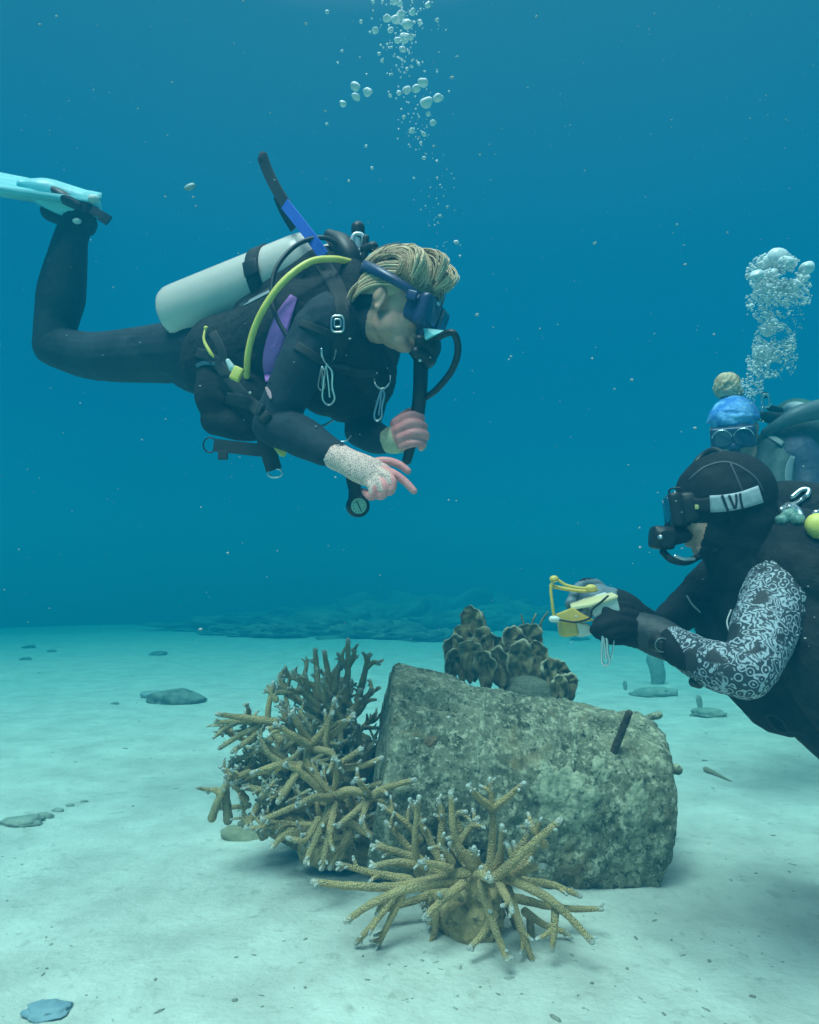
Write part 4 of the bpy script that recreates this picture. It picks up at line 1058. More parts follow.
def on_d1(px, py, lift=.01):
    dr = (P(px, py, 1) - CAM).normalized(); h = d1_bvh.ray_cast(CAM, dr)
    return h[0] - FWD * lift if h[0] else P(px, py, 1.95)
def clip(bm, top, bot, w):
    """snap hook: gate, eye and swivel"""
    ax_ = (bot - top).normalized(); L_ = (bot - top).length; sd_ = ax_.cross(FWD).normalized()
    def T2(x, y): return top + ax_ * y * L_ + sd_ * x * w
    tube(bm, [T2(0, 0), T2(.9, .18), T2(.75, .55), T2(1.0, .85), T2(0, 1.0), T2(-1.0, .85), T2(-.75, .5), T2(-.35, .2)], .0028, 7, 4, closed=True)
    tube(bm, [T2(0, .02), T2(.15, .4), T2(.2, .8)], .0022, 6, 3)
bm = bmesh.new(); c = on_d1(338, 325); ring(bm, c, .016, .0026, FWD, .95, 1.25, square=2); ring(bm, c + UPV * .002, .008, .0022, FWD, 1, 1.2, square=2); obj('d_ring', bm, steel_m, vest)
bm = bmesh.new(); clip(bm, on_d1(327, 366, .02), P(329, 405, 1.84), .0165 * .9); clip(bm, on_d1(323, 368, .02), P(321, 390, 1.85), .008); o = obj('snap_hook', bm, steel_m, vest); o['label'] = 'steel snap hook on the chest'
bm = bmesh.new(); tube(bm, [on_d1(322, 350), on_d1(323, 358, .015), on_d1(328, 366, .015), on_d1(334, 360, .015), on_d1(336, 351)], .003, 7, 4); obj('d_ring', bm, steel_m, vest)
bm = bmesh.new(); c = on_d1(382, 380, .02); tube(bm, [P(374, 375, 1.92), P(375, 384, 1.90), P(382, 389, 1.90), P(389, 384, 1.9), P(390, 376, 1.92)], .0026, 7, 4); obj('d_ring', bm, steel_m, vest)
bm = bmesh.new(); clip(bm, P(382, 388, 1.89), P(377, 421, 1.88), .0095); o = obj('snap_hook', bm, steel_m, vest); o['label'] = 'slim steel snap hook near the far arm'
bm = bmesh.new(); tube(bm, [P(332, 436, 1.86), P(338, 441, 1.85), P(346, 441, 1.85), P(351, 436, 1.87)], .002, 6, 4); obj('d_ring', bm, steel_m, vest)
bm = bmesh.new(); tube(bm, [on_d1(316, 427, .004), on_d1(325, 425, .006), on_d1(333, 420, .004)], .003, 6, 4); obj('cuff_piping', bm, mat('grey_piping', (.25, .30, .32), rough=.6), vest)

# tank
tank_m = mat('tank_paint', (.64, .56, .50), (.72, .64, .58), scale=5, rough=.3, bump=.05, bscale=30, c3=(.50, .45, .40), s3=10, f3=(.58, .75))
TA, TB = P(186, 309, 2.20), P(322, 256, 2.05); tx = (TB - TA).normalized(); tr = .082
tank = None
bm = bmesh.new(); prof = [(-.004, .0), (-.004, .058), (.004, .068), (.016, .077), (.035, tr), (.36, tr), (None, tr)]
Lt = (TB - TA).length + .07; base = TA - tx * .065
pts = [(0, .001), (.0, .050), (.004, .062), (.014, .074), (.032, .081), (.055, tr), (Lt * .5, tr), (Lt - .07, tr), (Lt - .045, .079), (Lt - .02, .064), (Lt - .004, .042), (Lt + .006, .026), (Lt + .03, .024), (Lt + .03, .001)]
Mt = frame(tx); rgs = []
for s_, r_ in pts: rgs.append([bm.verts.new(base + tx * s_ + (Mt.col[1] * math.cos(t) + Mt.col[2] * math.sin(t)) * r_) for t in [2 * math.pi * j / 56 for j in range(56)]])
for a_, b_ in zip(rgs, rgs[1:]):
    for j in range(56): bm.faces.new((a_[j], b_[j], b_[(j + 1) % 56], a_[(j + 1) % 56]))
bmesh.ops.recalc_face_normals(bm, faces=bm.faces)
tank = obj('tank', bm, tank_m, d1)
def band(name, s_, w_, m, lift=.004, skew=0.0, parent=tank):
    bm = bmesh.new(); N_ = 56; rr = []
    for e_, l_ in ((0, 0), (0, lift), (w_, lift), (w_, 0)):
        rr.append([bm.verts.new(base + tx * (s_ + e_ + skew * math.sin(t)) + (Mt.col[1] * math.cos(t) + Mt.col[2] * math.sin(t)) * (tr - .001 + l_)) for t in [2 * math.pi * j / N_ for j in range(N_)]])
    for i in range(4):
        a_, b_ = rr[i], rr[(i + 1) % 4]
        for j in range(N_): bm.faces.new((a_[j], b_[j], b_[(j + 1) % N_], a_[(j + 1) % N_]))
    bmesh.ops.recalc_face_normals(bm, faces=bm.faces)
    return obj(name, bm, m, parent)
band('cam_band', Lt - .205, .042, web_m, .006, .01)
bm = bmesh.new()     # cam buckle
vt = Mt.col[2]; vn = -Mt.col[1] if Mt.col[1].y > 0 else Mt.col[1]
box(bm, base + tx * (Lt - .185) + (vn * .9 - vt * .1).normalized() * (tr + .006), (.045, .012, .045), Mt, .004); obj('buckle', bm, rub_m, tank)
# blue and black strap end sticking up from the tank
blue_m = mat('blue_webbing', (.02, .10, .55), (.03, .14, .65), scale=200, rough=.6, bump=.3, bscale=400)
upn = (-FWD * .85 + Vector((-.4, 0, -.2))).normalized()
bm = bmesh.new(); ribbon(bm, [P(262, 156, 2.02), P(268, 172, 2.02), P(277, 190, 2.01), P(287, 206, 2.0)], .030, .008, upn, 6); ball(bm, P(263, 156, 2.02), (.013, .005, .014), 2)
st = obj('tank_strap', bm, web_m, d1, smooth=False); st['label'] = 'black end of the strap floating up above the tank'
bm = bmesh.new(); ribbon(bm, [P(285, 204, 1.995), P(300, 223, 1.96), P(313, 240, 1.93), P(324, 256, 1.92)], .030, .006, upn, 6); o = obj('tank_strap', bm, blue_m, d1, smooth=False); o['label'] = 'bright blue section of the tank strap'
bm = bmesh.new(); ribbon(bm, [P(277, 196, 2.03), P(284, 212, 2.03), P(294, 229, 2.03)], .024, .005, upn, 6); obj('tank_strap', bm, web_m, d1, smooth=False)
# valve and first stage
VB = base + tx * (Lt + .03)
vlv = bmesh.new()
tube(vlv, [P(356, 266, 1.97), P(357, 250, 1.97), P(357, 240, 1.97)], [.014, .015, .017], 14, 3)
tube(vlv, [VB - tx * .01, P(352, 256, 1.98), P(357, 252, 1.97)], [.02, .018, .016], 14, 3)
ring(vlv, P(358, 245, 1.955), .020, .006, FWD, .8, 1.5, square=1)
val = obj('valve', vlv, mat('white_metal', (.70, .72, .74), (.8, .82, .83), scale=30, rough=.3, metal=.4), tank)
bm = bmesh.new(); tube(bm, [P(358, 237, 1.97), P(358, 228, 1.97)], [.017, .0185], 16, 3); obj('knob', bm, rub_m, val)
bm = bmesh.new(); tube(bm, [P(364, 249, 1.95), P(373, 247, 1.94)], [.011, .015], 14, 3); tube(bm, [P(366, 238, 1.95), P(364, 262, 1.95)], [.009, .010], 10, 3); obj('knob', bm, rub_m, val)
bm = bmesh.new(); tube(bm, [P(330, 236, 2.0), P(342, 245, 1.97), P(350, 258, 1.95), P(354, 272, 1.95)], [.018, .030, .030, .02], 16, 5); obj('first_stage', bm, rub_m, val)
# hoses
def hose(name, pts, r, m, parent=d1, label=None, rib=0):
    bm = bmesh.new(); tube(bm, pts, r, 12, 10); o = obj(name, bm, m, parent)
    if label: o['label'] = label
    return o
hose('hose', [P(350, 262, 1.92), P(333, 259, 1.88), P(310, 262, 1.86), P(285, 280, 1.84), P(266, 305, 1.84), P(254, 330, 1.86), P(248, 355, 1.88), P(247, 376, 1.91)], .0088, yel_m, label='yellow octopus hose')
oc = bmesh.new(); box(oc, P(237, 374, 1.86), (.026, .018, .036), Matrix.Rotation(.45, 3, 'Y'), .004); obj('hose_end', oc, yel_m, d1)
bm = bmesh.new(); tube(bm, [P(228, 361, 1.86), P(232, 368, 1.86)], [.006, .009], 10, 3); obj('hose_tip', bm, mat('pale_plastic', (.6, .72, .7), rough=.4), d1)
hose('hose', [P(345, 250, 1.95), P(325, 238, 1.93), P(300, 243, 1.93), P(280, 262, 1.90), P(272, 285, 1.88), P(276, 315, 1.86), P(295, 345, 1.84), P(325, 362, 1.83), P(348, 368, 1.84)], .0062, rub_m, label='thin black hose looping from the valve across the chest')
hose('hose', [HTk(.150, -.030, -.060), P(453, 333, 1.75), P(458, 350, 1.77), P(452, 370, 1.80), P(438, 388, 1.84), P(428, 396, 1.88), P(421, 400, 1.895)], .0085, rub_m, label='black breathing hose curving from the mouthpiece')
hose('inflator_hose', [P(412, 346, 1.88), P(421, 362, 1.88), P(421, 388, 1.89), P(417, 412, 1.90), P(412, 440, 1.925), P(407, 460, 1.94)], [.018, .017, .0165, .017, .015, .013], rub_m, label='thick black inflator hose held in the fist')
bm = bmesh.new(); tube(bm, [P(421, 358, 1.88), P(420, 392, 1.885), P(418, 412, 1.90)], [.019, .0185, .018], 14, 6); obj('inflator_grip', bm, rub_m, d1)
# console gauge
hose('hose', [P(330, 440, 1.93), P(345, 465, 1.82), P(353, 482, 1.80), P(356, 495, 1.79)], [.008, .008, .016, .015], rub_m, label='hose of the hanging gauge')
gg = bmesh.new(); GM = frame(-FWD * .95 + Vector((.25, 0, 0)))
tube(gg, [P(357, 506, 1.80), P(357, 506, 1.80) + GM.col[0] * .022], [.028, .0275], 28, 2, caps=False); box(gg, P(356, 498, 1.80) + GM.col[0] * .008, (.022, .040, .05), GM, .008)
gau = obj('gauge', gg, rub_m, d1)
bm = bmesh.new(); c = P(357, 506, 1.80) + GM.col[0] * .0245
cv = [bm.verts.new(c + (GM.col[1] * math.cos(t) + GM.col[2] * math.sin(t)) * .019) for t in [2 * math.pi * j / 28 for j in range(28)]]; bm.faces.new(cv)
g = bmesh.ops.extrude_face_region(bm, geom=list(bm.faces)); bmesh.ops.translate(bm, verts=[v for v in g['geom'] if isinstance(v, bmesh.types.BMVert)], vec=-GM.col[0] * .003)
bmesh.ops.recalc_face_normals(bm, faces=bm.faces)
obj('dial', bm, mat('dial', (.28, .52, .40), (.36, .60, .48), scale=80, rough=.3), gau, smooth=False)
bm = bmesh.new(); tube(bm, [c - GM.col[2] * .012 + GM.col[1] * .006 + GM.col[0] * .001, c + GM.col[2] * .012 - GM.col[1] * .006 + GM.col[0] * .001], .0012, 5, 1)
for j in range(12):
    t = math.pi * 2 * j / 12; e0 = c + (GM.col[1] * math.cos(t) + GM.col[2] * math.sin(t)) * .0155 + GM.col[0] * .0005; tube(bm, [e0, e0 * 1 + (c - e0) * .18], .0007, 4, 1)
obj('needle', bm, rub_m, gau)

# fins
fin_m = mat('fin_plastic', (.16, .55, .60), (.24, .66, .70), scale=6, rough=.35, bump=.1, bscale=30)
def fin(offv, label=None):
    A = P(98, 200, 2.43) + offv; ddir = (P(0, 181, 2.36) - P(98, 204, 2.43)).normalized(); wv = (UPV * .50 + FWD * .86 ); wv = (wv - ddir * wv.dot(ddir)).normalized(); nv = ddir.cross(wv)
    f = bmesh.new(); rows = []
    for i in range(25):
        s = i / 24; x = s * .56; wd = .052 + .055 * min(1, s * 2.2); bend = .02 * math.sin(s * 2) 
        row = []
        for j in range(13):
            u_ = j / 12 * 2 - 1; rail = .012 * (1 - s * .6) if abs(u_) > .9 else (.003 if j in (4, 8) else 0)
            row.append((A + ddir * x + wv * u_ * wd + nv * bend, rail))
        rows.append(row)
    top = [[f.verts.new(p + nv * (.003 + rl)) for p, rl in r_] for r_ in rows]; bot = [[f.verts.new(p - nv * (.003 + rl)) for p, rl in r_] for r_ in rows]
    for i in range(24):
        for j in range(12):
            f.faces.new((top[i][j], top[i][j+1], top[i+1][j+1], top[i+1][j])); f.faces.new((bot[i][j+1], bot[i][j], bot[i+1][j], bot[i+1][j+1]))
        f.faces.new((top[i][0], top[i+1][0], bot[i+1][0], bot[i][0])); f.faces.new((top[i+1][12], top[i][12], bot[i][12], bot[i+1][12]))
    for j in range(12): f.faces.new((top[24][j], top[24][j+1], bot[24][j+1], bot[24][j])); f.faces.new((top[0][j+1], top[0][j], bot[0][j], bot[0][j+1]))
    bmesh.ops.recalc_face_normals(f, faces=f.faces)
    fo = obj('fin', f, fin_m, d1)
    pk = bmesh.new()
    tube(pk, [P(86, 206, 2.43) + offv, P(68, 201, 2.42) + offv, P(44, 192, 2.40) + offv, P(22, 185, 2.38) + offv], [.050, .052, .045, .018], 22, 6)
    link('foot_pocket', remesh(pk, .0045, 3), fin_m, fo)
    pk = bmesh.new(); tube(pk, [P(52, 189, 2.375) + offv, P(63, 197, 2.365) + offv, P(78, 206, 2.37) + offv], [.012, .020, .014], 14, 5); obj('side_insert', pk, rub_m, fo)
    pk = bmesh.new(); ribbon(pk, [P(76, 205, 2.37) + offv, P(88, 208, 2.38) + offv, P(98, 212, 2.42) + offv, P(97, 205, 2.46) + offv, P(86, 196, 2.48) + offv], .030, .008, [Vector(-FWD), Vector(-FWD), Vector((1, -.3, 0)), Vector((1, .3, 0)), Vector(FWD)], 6); ribbon(pk, [P(92, 210, 2.38) + offv, P(102, 215, 2.37) + offv, P(110, 220, 2.37) + offv], .024, .010, -FWD, 5)
    obj('heel_strap', pk, rub_m, fo, smooth=False)
    pk = bmesh.new(); ball(pk, P(93, 199, 2.385) + offv, (.020, .014, .015), 3); obj('heel_pad', pk, mat('pale_heel', (.55, .62, .58), rough=.5), fo)
    pk = bmesh.new(); ball(pk, P(77, 221, 2.38) + offv, (.015, .010, .010), 2); obj('buckle', pk, bpy.data.materials['pale_heel'], fo)
fin(Vector((0, 0, 0)))
fin(off + Vector((-.006, .0, .034)))

# ---------------------------------------------------------------- hooded diver with the patterned sleeve
d2 = thing('person', 'diver in black hood and white patterned sleeve holding out a yellow instrument', 'person', P(800, 600, 1.6))
HO2 = P(722, 508, 1.62); HM2 = frame((-.90, .22, -.10), (-.10, 0, 1))
bm = bmesh.new()
T2h = head_parts(bm, HO2, HM2, .95)
ball(bm, T2h(-.012, 0, .030), (.104, .085, .094), 4, HM2)
tube(bm, [T2h(-.03, 0, -.03), P(742, 552, 1.62), P(775, 590, 1.62)], [.076, .082, .12], 24, 6)
tube(bm, [P(752, 535, 1.66), P(785, 600, 1.63), P(835, 655, 1.62), P(880, 700, 1.62), P(960, 780, 1.64), P(1060, 850, 1.7)], [.095, .155, .185, .185, .17, .16], 32, 6)
tube(bm, [P(745, 560, 1.80), P(790, 560, 1.62), P(800, 585, 1.52)], [.085, .12, .09], 24, 6)
tube(bm, [P(720, 620, 1.72), P(745, 655, 1.68), P(785, 690, 1.64)], [.06, .085, .10], 24, 6)
for s_ in (0, 1): tube(bm, [P(1040, 835, 1.68 + .16 * s_), P(1170, 870 - 20 * s_, 1.9 + .2 * s_), P(1290, 850 - 20 * s_, 2.1 + .2 * s_), P(1370, 770, 2.35 + .2 * s_), P(1450, 700, 2.5 + .2 * s_), P(1490, 690, 2.5 + .2 * s_)], [.11, .10, .075, .07, .05, .035], 20, 6)
# near arm
tube(bm, [P(781, 590, 1.50), P(768, 618, 1.44), P(755, 655, 1.36), P(745, 674, 1.33)], [.069, .062, .052, .045], 24, 6)
tube(bm, [P(746, 672, 1.33), P(722, 667, 1.35), P(695, 656, 1.42), P(668, 642, 1.50)], [.046, .045, .039, .034], 24, 6)
GL = 1.53
tube(bm, [P(668, 642, 1.50), P(650, 634, 1.53), P(632, 628, 1.54)], [.034, .036, .034], 20, 6, .75, up=UPV)
palm_fingers(bm, [
    [P(640, 620, GL + .01), P(622, 614, GL - .015), P(606, 618, GL - .020), P(597, 624, GL - .01)],
    [P(636, 626, GL - .010), P(618, 622, GL - .034), P(602, 626, GL - .036), P(594, 630, GL - .02)],
    [P(636, 634, GL - .012), P(620, 630, GL - .036), P(606, 633, GL - .036), P(598, 634, GL - .02)],
    [P(638, 642, GL - .004), P(624, 639, GL - .026), P(611, 639, GL - .026), P(603, 637, GL - .01)],
    [P(644, 618, GL + .02), P(632, 609, GL + .015), P(618, 606, GL - .005), P(606, 610, GL - .012)],
], .0115)
# far arm reaching to the same instrument
tube(bm, [P(752, 555, 1.80), P(728, 575, 1.80), P(706, 592, 1.77)], [.075, .066, .056], 20, 6)
tube(bm, [P(706, 592, 1.77), P(684, 610, 1.72), P(660, 626, 1.67), P(640, 618, 1.65)], [.056, .044, .034, .030], 20, 6)
GF = 1.64
tube(bm, [P(640, 618, 1.65), P(620, 606, 1.64), P(600, 600, 1.64)], [.030, .034, .032], 18, 6)
palm_fingers(bm, [
    [P(604, 596, GF), P(592, 588, GF + .01), P(580, 587, GF), P(574, 594, GF - .02)],
    [P(602, 600, GF - .005), P(588, 596, GF - .008), P(575, 597, GF - .012), P(570, 604, GF - .03)],
    [P(602, 606, GF - .008), P(588, 604, GF - .01), P(576, 606, GF - .016), P(572, 612, GF - .03)],
    [P(604, 612, GF - .004), P(592, 611, GF - .004), P(582, 613, GF - .01), P(578, 618, GF - .02)],
    [P(606, 594, GF + .02), P(598, 586, GF + .02), P(590, 582, GF + .01), P(583, 584, GF)],
], .0115)
me = remesh(bm, .0038, 3)
pat_m, pt, pb = new_mat('printed_sleeve')
tcx = pt.nodes.new('ShaderNodeTexCoord')
def wv(sc, dist, det, off):
    w_ = pt.nodes.new('ShaderNodeTexVoronoi'); w_.feature = 'SMOOTH_F1'; w_.inputs['Scale'].default_value = sc; w_.inputs['Smoothness'].default_value = .25
    nz = pt.nodes.new('ShaderNodeTexNoise'); nz.inputs['Scale'].default_value = sc * .6; nz.inputs['Detail'].default_value = 2; pt.links.new(tcx.outputs['Object'], nz.inputs['Vector'])
    va = pt.nodes.new('ShaderNodeVectorMath'); va.operation = 'MULTIPLY_ADD'; va.inputs[1].default_value = (dist,) * 3; pt.links.new(nz.outputs['Color'], va.inputs[0]); pt.links.new(tcx.outputs['Object'], va.inputs[2])
    pt.links.new(va.outputs[0], w_.inputs['Vector'])
    m_ = pt.nodes.new('ShaderNodeMath'); m_.operation = 'MULTIPLY'; m_.inputs[1].default_value = off; pt.links.new(w_.outputs['Distance'], m_.inputs[0])
    s_ = pt.nodes.new('ShaderNodeMath'); s_.operation = 'SINE'; pt.links.new(m_.outputs[0], s_.inputs[0]); return s_.outputs[0]
wt = pt.nodes.new('ShaderNodeTexWave'); wt.inputs['Scale'].default_value = 26; wt.inputs['Distortion'].default_value = 22; wt.inputs['Detail'].default_value = 3; wt.inputs['Detail Scale'].default_value = 1.6; pt.links.new(tcx.outputs['Object'], wt.inputs['Vector']); a_ = wt.outputs['Fac']; b_ = wv(64, .006, 2, 17)
mxx = pt.nodes.new('ShaderNodeMix'); mxx.data_type = 'FLOAT'
nz = pt.nodes.new('ShaderNodeTexNoise'); nz.inputs['Scale'].default_value = 11; pt.links.new(tcx.outputs['Object'], nz.inputs['Vector'])
st_ = pt.nodes.new('ShaderNodeMath'); st_.operation = 'GREATER_THAN'; st_.inputs[1].default_value = .5; pt.links.new(nz.outputs['Fac'], st_.inputs[0])
pt.links.new(st_.outputs[0], mxx.inputs[0]); pt.links.new(a_, mxx.inputs[2]); pt.links.new(b_, mxx.inputs[3])
r = pt.nodes.new('ShaderNodeValToRGB'); r.color_ramp.elements[0].position = .28; r.color_ramp.elements[1].position = .85; r.color_ramp.elements[0].color = (.025, .035, .045, 1); r.color_ramp.elements[1].color = (.36, .43, .48, 1)
gr = pt.nodes.new('ShaderNodeTexNoise'); gr.inputs['Scale'].default_value = 120; gr.inputs['Detail'].default_value = 3; pt.links.new(tcx.outputs['Object'], gr.inputs['Vector'])
gm = pt.nodes.new('ShaderNodeMath'); gm.operation = 'MULTIPLY_ADD'; gm.inputs[1].default_value = 1.5; gs = pt.nodes.new('ShaderNodeMath'); gs.operation = 'SUBTRACT'; gs.inputs[1].default_value = .72; pt.links.new(gr.outputs['Fac'], gm.inputs[0]); pt.links.new(mxx.outputs[0], gm.inputs[2]); pt.links.new(gm.outputs[0], gs.inputs[0]); pt.links.new(gs.outputs[0], r.inputs[0])
nb = pt.nodes.new('ShaderNodeTexNoise'); nb.inputs['Scale'].default_value = 16; nb.inputs['Detail'].default_value = 1; pt.links.new(tcx.outputs['Object'], nb.inputs['Vector'])
rb_ = pt.nodes.new('ShaderNodeValToRGB'); rb_.color_ramp.elements[0].position = .60; rb_.color_ramp.elements[1].position = .63; pt.links.new(nb.outputs['Fac'], rb_.inputs[0])
mk_ = pt.nodes.new('ShaderNodeMix'); mk_.data_type = 'RGBA'; pt.links.new(rb_.outputs[0], mk_.inputs['Factor']); pt.links.new(r.outputs[0], mk_.inputs[6]); mk_.inputs[7].default_value = (.02, .025, .03, 1)
pt.links.new(mk_.outputs[2], pb.inputs['Base Color']); pb.inputs['Roughness'].default_value = .7
glv_m = mat('grey_glove', (.10, .15, .18), (.16, .22, .26), scale=25, rough=.6, bump=.2)
blk = np.array
def pat2(c):
    up = near_seg(c, P(776, 600, 1.49), P(748, 668, 1.345), .088) & near_seg(c, P(765, 600, 1.38), P(742, 668, 1.25), .150)
    fo = near_seg(c, P(748, 668, 1.33), P(673, 640, 1.49), .085)
    fo &= c[:, 0] > P(664, 640, 1.50).x
    gl = near_seg(c, P(600, 596, 1.64), P(575, 600, 1.62), .040)
    lh = (c - np.array(HO2)) @ np.array(HM2)
    fh = (lh[:, 0] + lh[:, 2] * .35 > .034) & (lh[:, 2] < -.030) & (lh[:, 2] > -.135) & (lh[:, 0] < .15) & (np.abs(lh[:, 1]) < .09)
    return np.where(fh, 2, np.where(up | fo, 1, np.where(gl, 3, 0)))
folds(me, .0060, (15, 15, 15), lambda a: (pat2(a) != 2) * 1.0, 3)
assign(me, [suit2_m, pat_m, skin_m, glv_m], pat2)
body2 = link('body', me, None, d2)
d2_bvh = bvh_of(me)
# mask strap across the hood, white panel with its printed mark
def on2(px, py, lift=.004, b=None):
    dr = (P(px, py, 1) - CAM).normalized(); h = (b or d2_bvh).ray_cast(CAM, dr)
    return h[0] - FWD * lift if h[0] else P(px, py, 1.58)
surf_strip('mask_strap', [(668, 502), (684, 503), (700, 505), (714, 503)], [16, 14, 13, 13], web_m, d2, thick=.005, bvh=d2_bvh)
ws = surf_strip('strap_panel', [(710, 504), (725, 503), (742, 500), (761, 494)], [17, 17, 17, 18], mat('white_strap', (.36, .42, .46), (.50, .55, .58), scale=90, rough=.6), d2, thick=.009, bvh=d2_bvh, label='white panel of the mask strap with a dark printed mark')
inkm = mat('black_print', (.01, .015, .02), rough=.6)
bvp = bvh_of(ws.data)
def ink(pts, w_):
    surf_strip('print', pts, [w_] * len(pts), inkm, ws, thick=.0025, bvh=bvp)
ink([(722, 495), (725, 503), (728, 511)], 2.6); ink([(729, 495), (732, 502), (735, 509)], 2.4); ink([(736, 494), (736.5, 501), (735.5, 509)], 2.2); ink([(740, 493), (741, 501), (743, 509)], 2.4)
mask(lambda x, y, z: HO2 + HM2 @ (Vector((x + .002, y, z + .014)) * .95), HM2, d2, .95, strap=False, sk=rub_m)
bm = bmesh.new(); c = P(676, 499, 1.60); ring(bm, c, .020, .0022, FWD * .8 + Vector((.5, 0, 0)), .75, 1.2, square=2); obj('mask_frame', bm, rub_m, d2)
bm = bmesh.new(); tube(bm, [P(675, 492, 1.585), P(678, 508, 1.58)], .0022, 6, 3); obj('mask_clip', bm, steel_m, d2)
bm = bmesh.new(); box(bm, on2(695, 507, .010), (.008, .004, .010), None, .001); obj('buckle', bm, mat('brass_print', (.5, .48, .2), rough=.5), d2)
surf_strip('hood_seam', [(688, 480), (706, 466), (730, 462), (754, 476), (764, 492)], [1.6] * 5, mat('seam_thread', (.05, .065, .08), rough=.7), d2, thick=.0015, bvh=d2_bvh)
surf_strip('hood_seam', [(730, 462), (738, 480), (744, 494)], [1.4] * 3, bpy.data.materials['seam_thread'], d2, thick=.0015, bvh=d2_bvh)
# regulator
RG = P(662, 538, 1.585); rm = bmesh.new()
Rn = Vector((-.92, -.30, -.1)).normalized()
box(rm, RG, (.052, .046, .050), Matrix.Rotation(.12, 3, 'Y'), .012); tube(rm, [RG, RG - FWD * .028], [.021, .020], 24, 2, caps=False)
tube(rm, [RG - Rn * .06, RG - Rn * .02], [.016, .020], 14, 3)
r2 = link('regulator', remesh(rm, .0032, 2), rub_m, d2)
bm = bmesh.new(); cc = P(660, 537, 1.548); tube(bm, [cc, cc - FWD * .004], [.0055, .005], 12, 2); obj('button', bm, steel_m, r2)
hose('hose', [P(663, 552, 1.58), P(672, 560, 1.57), P(686, 562, 1.58), P(700, 556, 1.60), P(716, 548, 1.58)], .0075, rub_m, d2)
hose('hose_sleeve', [P(675, 556, 1.555), P(684, 559, 1.555), P(694, 559, 1.56)], .0035, steel_m, d2)
hose('hose', [P(728, 458, 1.72), P(714, 450, 1.78), P(700, 458, 1.80), P(690, 474, 1.78), P(686, 490, 1.75)], .0078, rub_m, d2, label='breathing hose arching above the hood')
# wrist watch and cuff
bm = bmesh.new(); wd_ = (P(645, 632, 1.53) - P(672, 643, 1.50)).normalized()
tube(bm, [P(672, 644, 1.497), P(655, 636, 1.522), P(640, 630, 1.535)], [.042, .0425, .041], 24, 5, caps=False); 
o = link('glove_cuff', remesh(tube(bmesh.new(), [P(671, 643, 1.497), P(656, 636, 1.522), P(640, 630, 1.535)], [.039, .042, .038], 24, 5), .004, 2), mat('dark_glove', (.018, .024, .028), (.03, .04, .045), scale=20, rough=.6, bump=.3), d2); bm.free()
bm = bmesh.new(); wc = P(658, 643, 1.478); tube(bm, [wc, wc - FWD * .012], [.019, .016], 20, 2); o = obj('dive_computer', bm, rub_m, d2)
bm = bmesh.new(); ring(bm, wc - FWD * .024, .0135, .0016, FWD, seg=22); ring(bm, wc - FWD * .024, .007, .001, FWD, seg=16); obj('bezel', bm, mat('grey_bezel', (.10, .14, .15), rough=.4), o)
# jacket, harness hardware, octopus
bm = bmesh.new()
tube(bm, [P(764, 505, 1.80), P(792, 508, 1.74), P(830, 520, 1.70)], [.05, .065, .075], 20, 5)
tube(bm, [P(770, 560, 1.60), P(800, 575, 1.48), P(838, 600, 1.45)], [.05, .06, .06], 20, 5)
tube(bm, [P(800, 600, 1.46), P(830, 665, 1.42), P(880, 730, 1.44)], [.045, .085, .09], 22, 5)
me = remesh(bm, .005, 4); folds(me, .007, (14, 14, 14), None, 7); v2 = link('vest', me, vest_m, d2)
v2_bvh = bvh_of(me, body2.data)
hose('shoulder_buckle', [on2(787, 507, .010, v2_bvh), on2(796, 502, .010, v2_bvh), on2(805, 495, .010, v2_bvh), on2(806, 490, .010, v2_bvh), on2(799, 490, .010, v2_bvh), on2(790, 497, .010, v2_bvh)], .0055, steel_m, v2)
hose('shoulder_buckle', [on2(779, 510, .010, v2_bvh), on2(787, 505, .010, v2_bvh), on2(795, 510, .010, v2_bvh), on2(799, 518, .010, v2_bvh)], .007, steel_m, v2)
bm = bmesh.new(); ball(bm, on2(789, 515, .004, v2_bvh), (.020, .016, .014), 3); ball(bm, on2(797, 520, .004, v2_bvh), (.014, .012, .012), 3); ball(bm, on2(781, 520, .004, v2_bvh), (.013, .012, .012), 3); me = remesh(bm, .003, 2); folds(me, .004, (60, 60, 60)); link('clip_cluster', me, mat('green_hardware', (.05, .16, .13), (.20, .34, .30), scale=60, rough=.4), v2)
bm = bmesh.new(); ball(bm, on2(813, 526, .020, v2_bvh), (.026, .022, .028), 3, Matrix.Rotation(-.5, 3, 'Y')); me = remesh(bm, .004, 2); o = link('octopus', me, yel_m, d2); o['label'] = 'yellow spare regulator at the right edge'
bm = bmesh.new(); tube(bm, [on2(808, 513, .030, v2_bvh), on2(816, 512, .030, v2_bvh)], [.007, .007], 10, 2); obj('octopus_cap', bm, steel_m, o)
hose('sleeve_piping', [P(687, 596, 1.69), P(692, 604, 1.68), P(700, 612, 1.68)], .0022, mat('pale_piping', (.4, .45, .45), rough=.6), d2)
hose('strap_loop', [P(731, 610, 1.50), P(727, 622, 1.48), P(730, 634, 1.46)], .0016, bpy.data.materials['pale_piping'], d2)
bm = bmesh.new(); ring(bm, on2(776, 722, .006, v2_bvh), .024, .0042, FWD + Vector((.3, 0, 0)), .45, 1.0, up=(-.75, 0, .65)); obj('d_ring', bm, web_m, v2)
bm = bmesh.new(); tube(bm, [P(694, 682, 1.385), P(699, 684, 1.38)], [.010, .009], 10, 3); obj('elbow_toggle', bm, rub_m, d2)

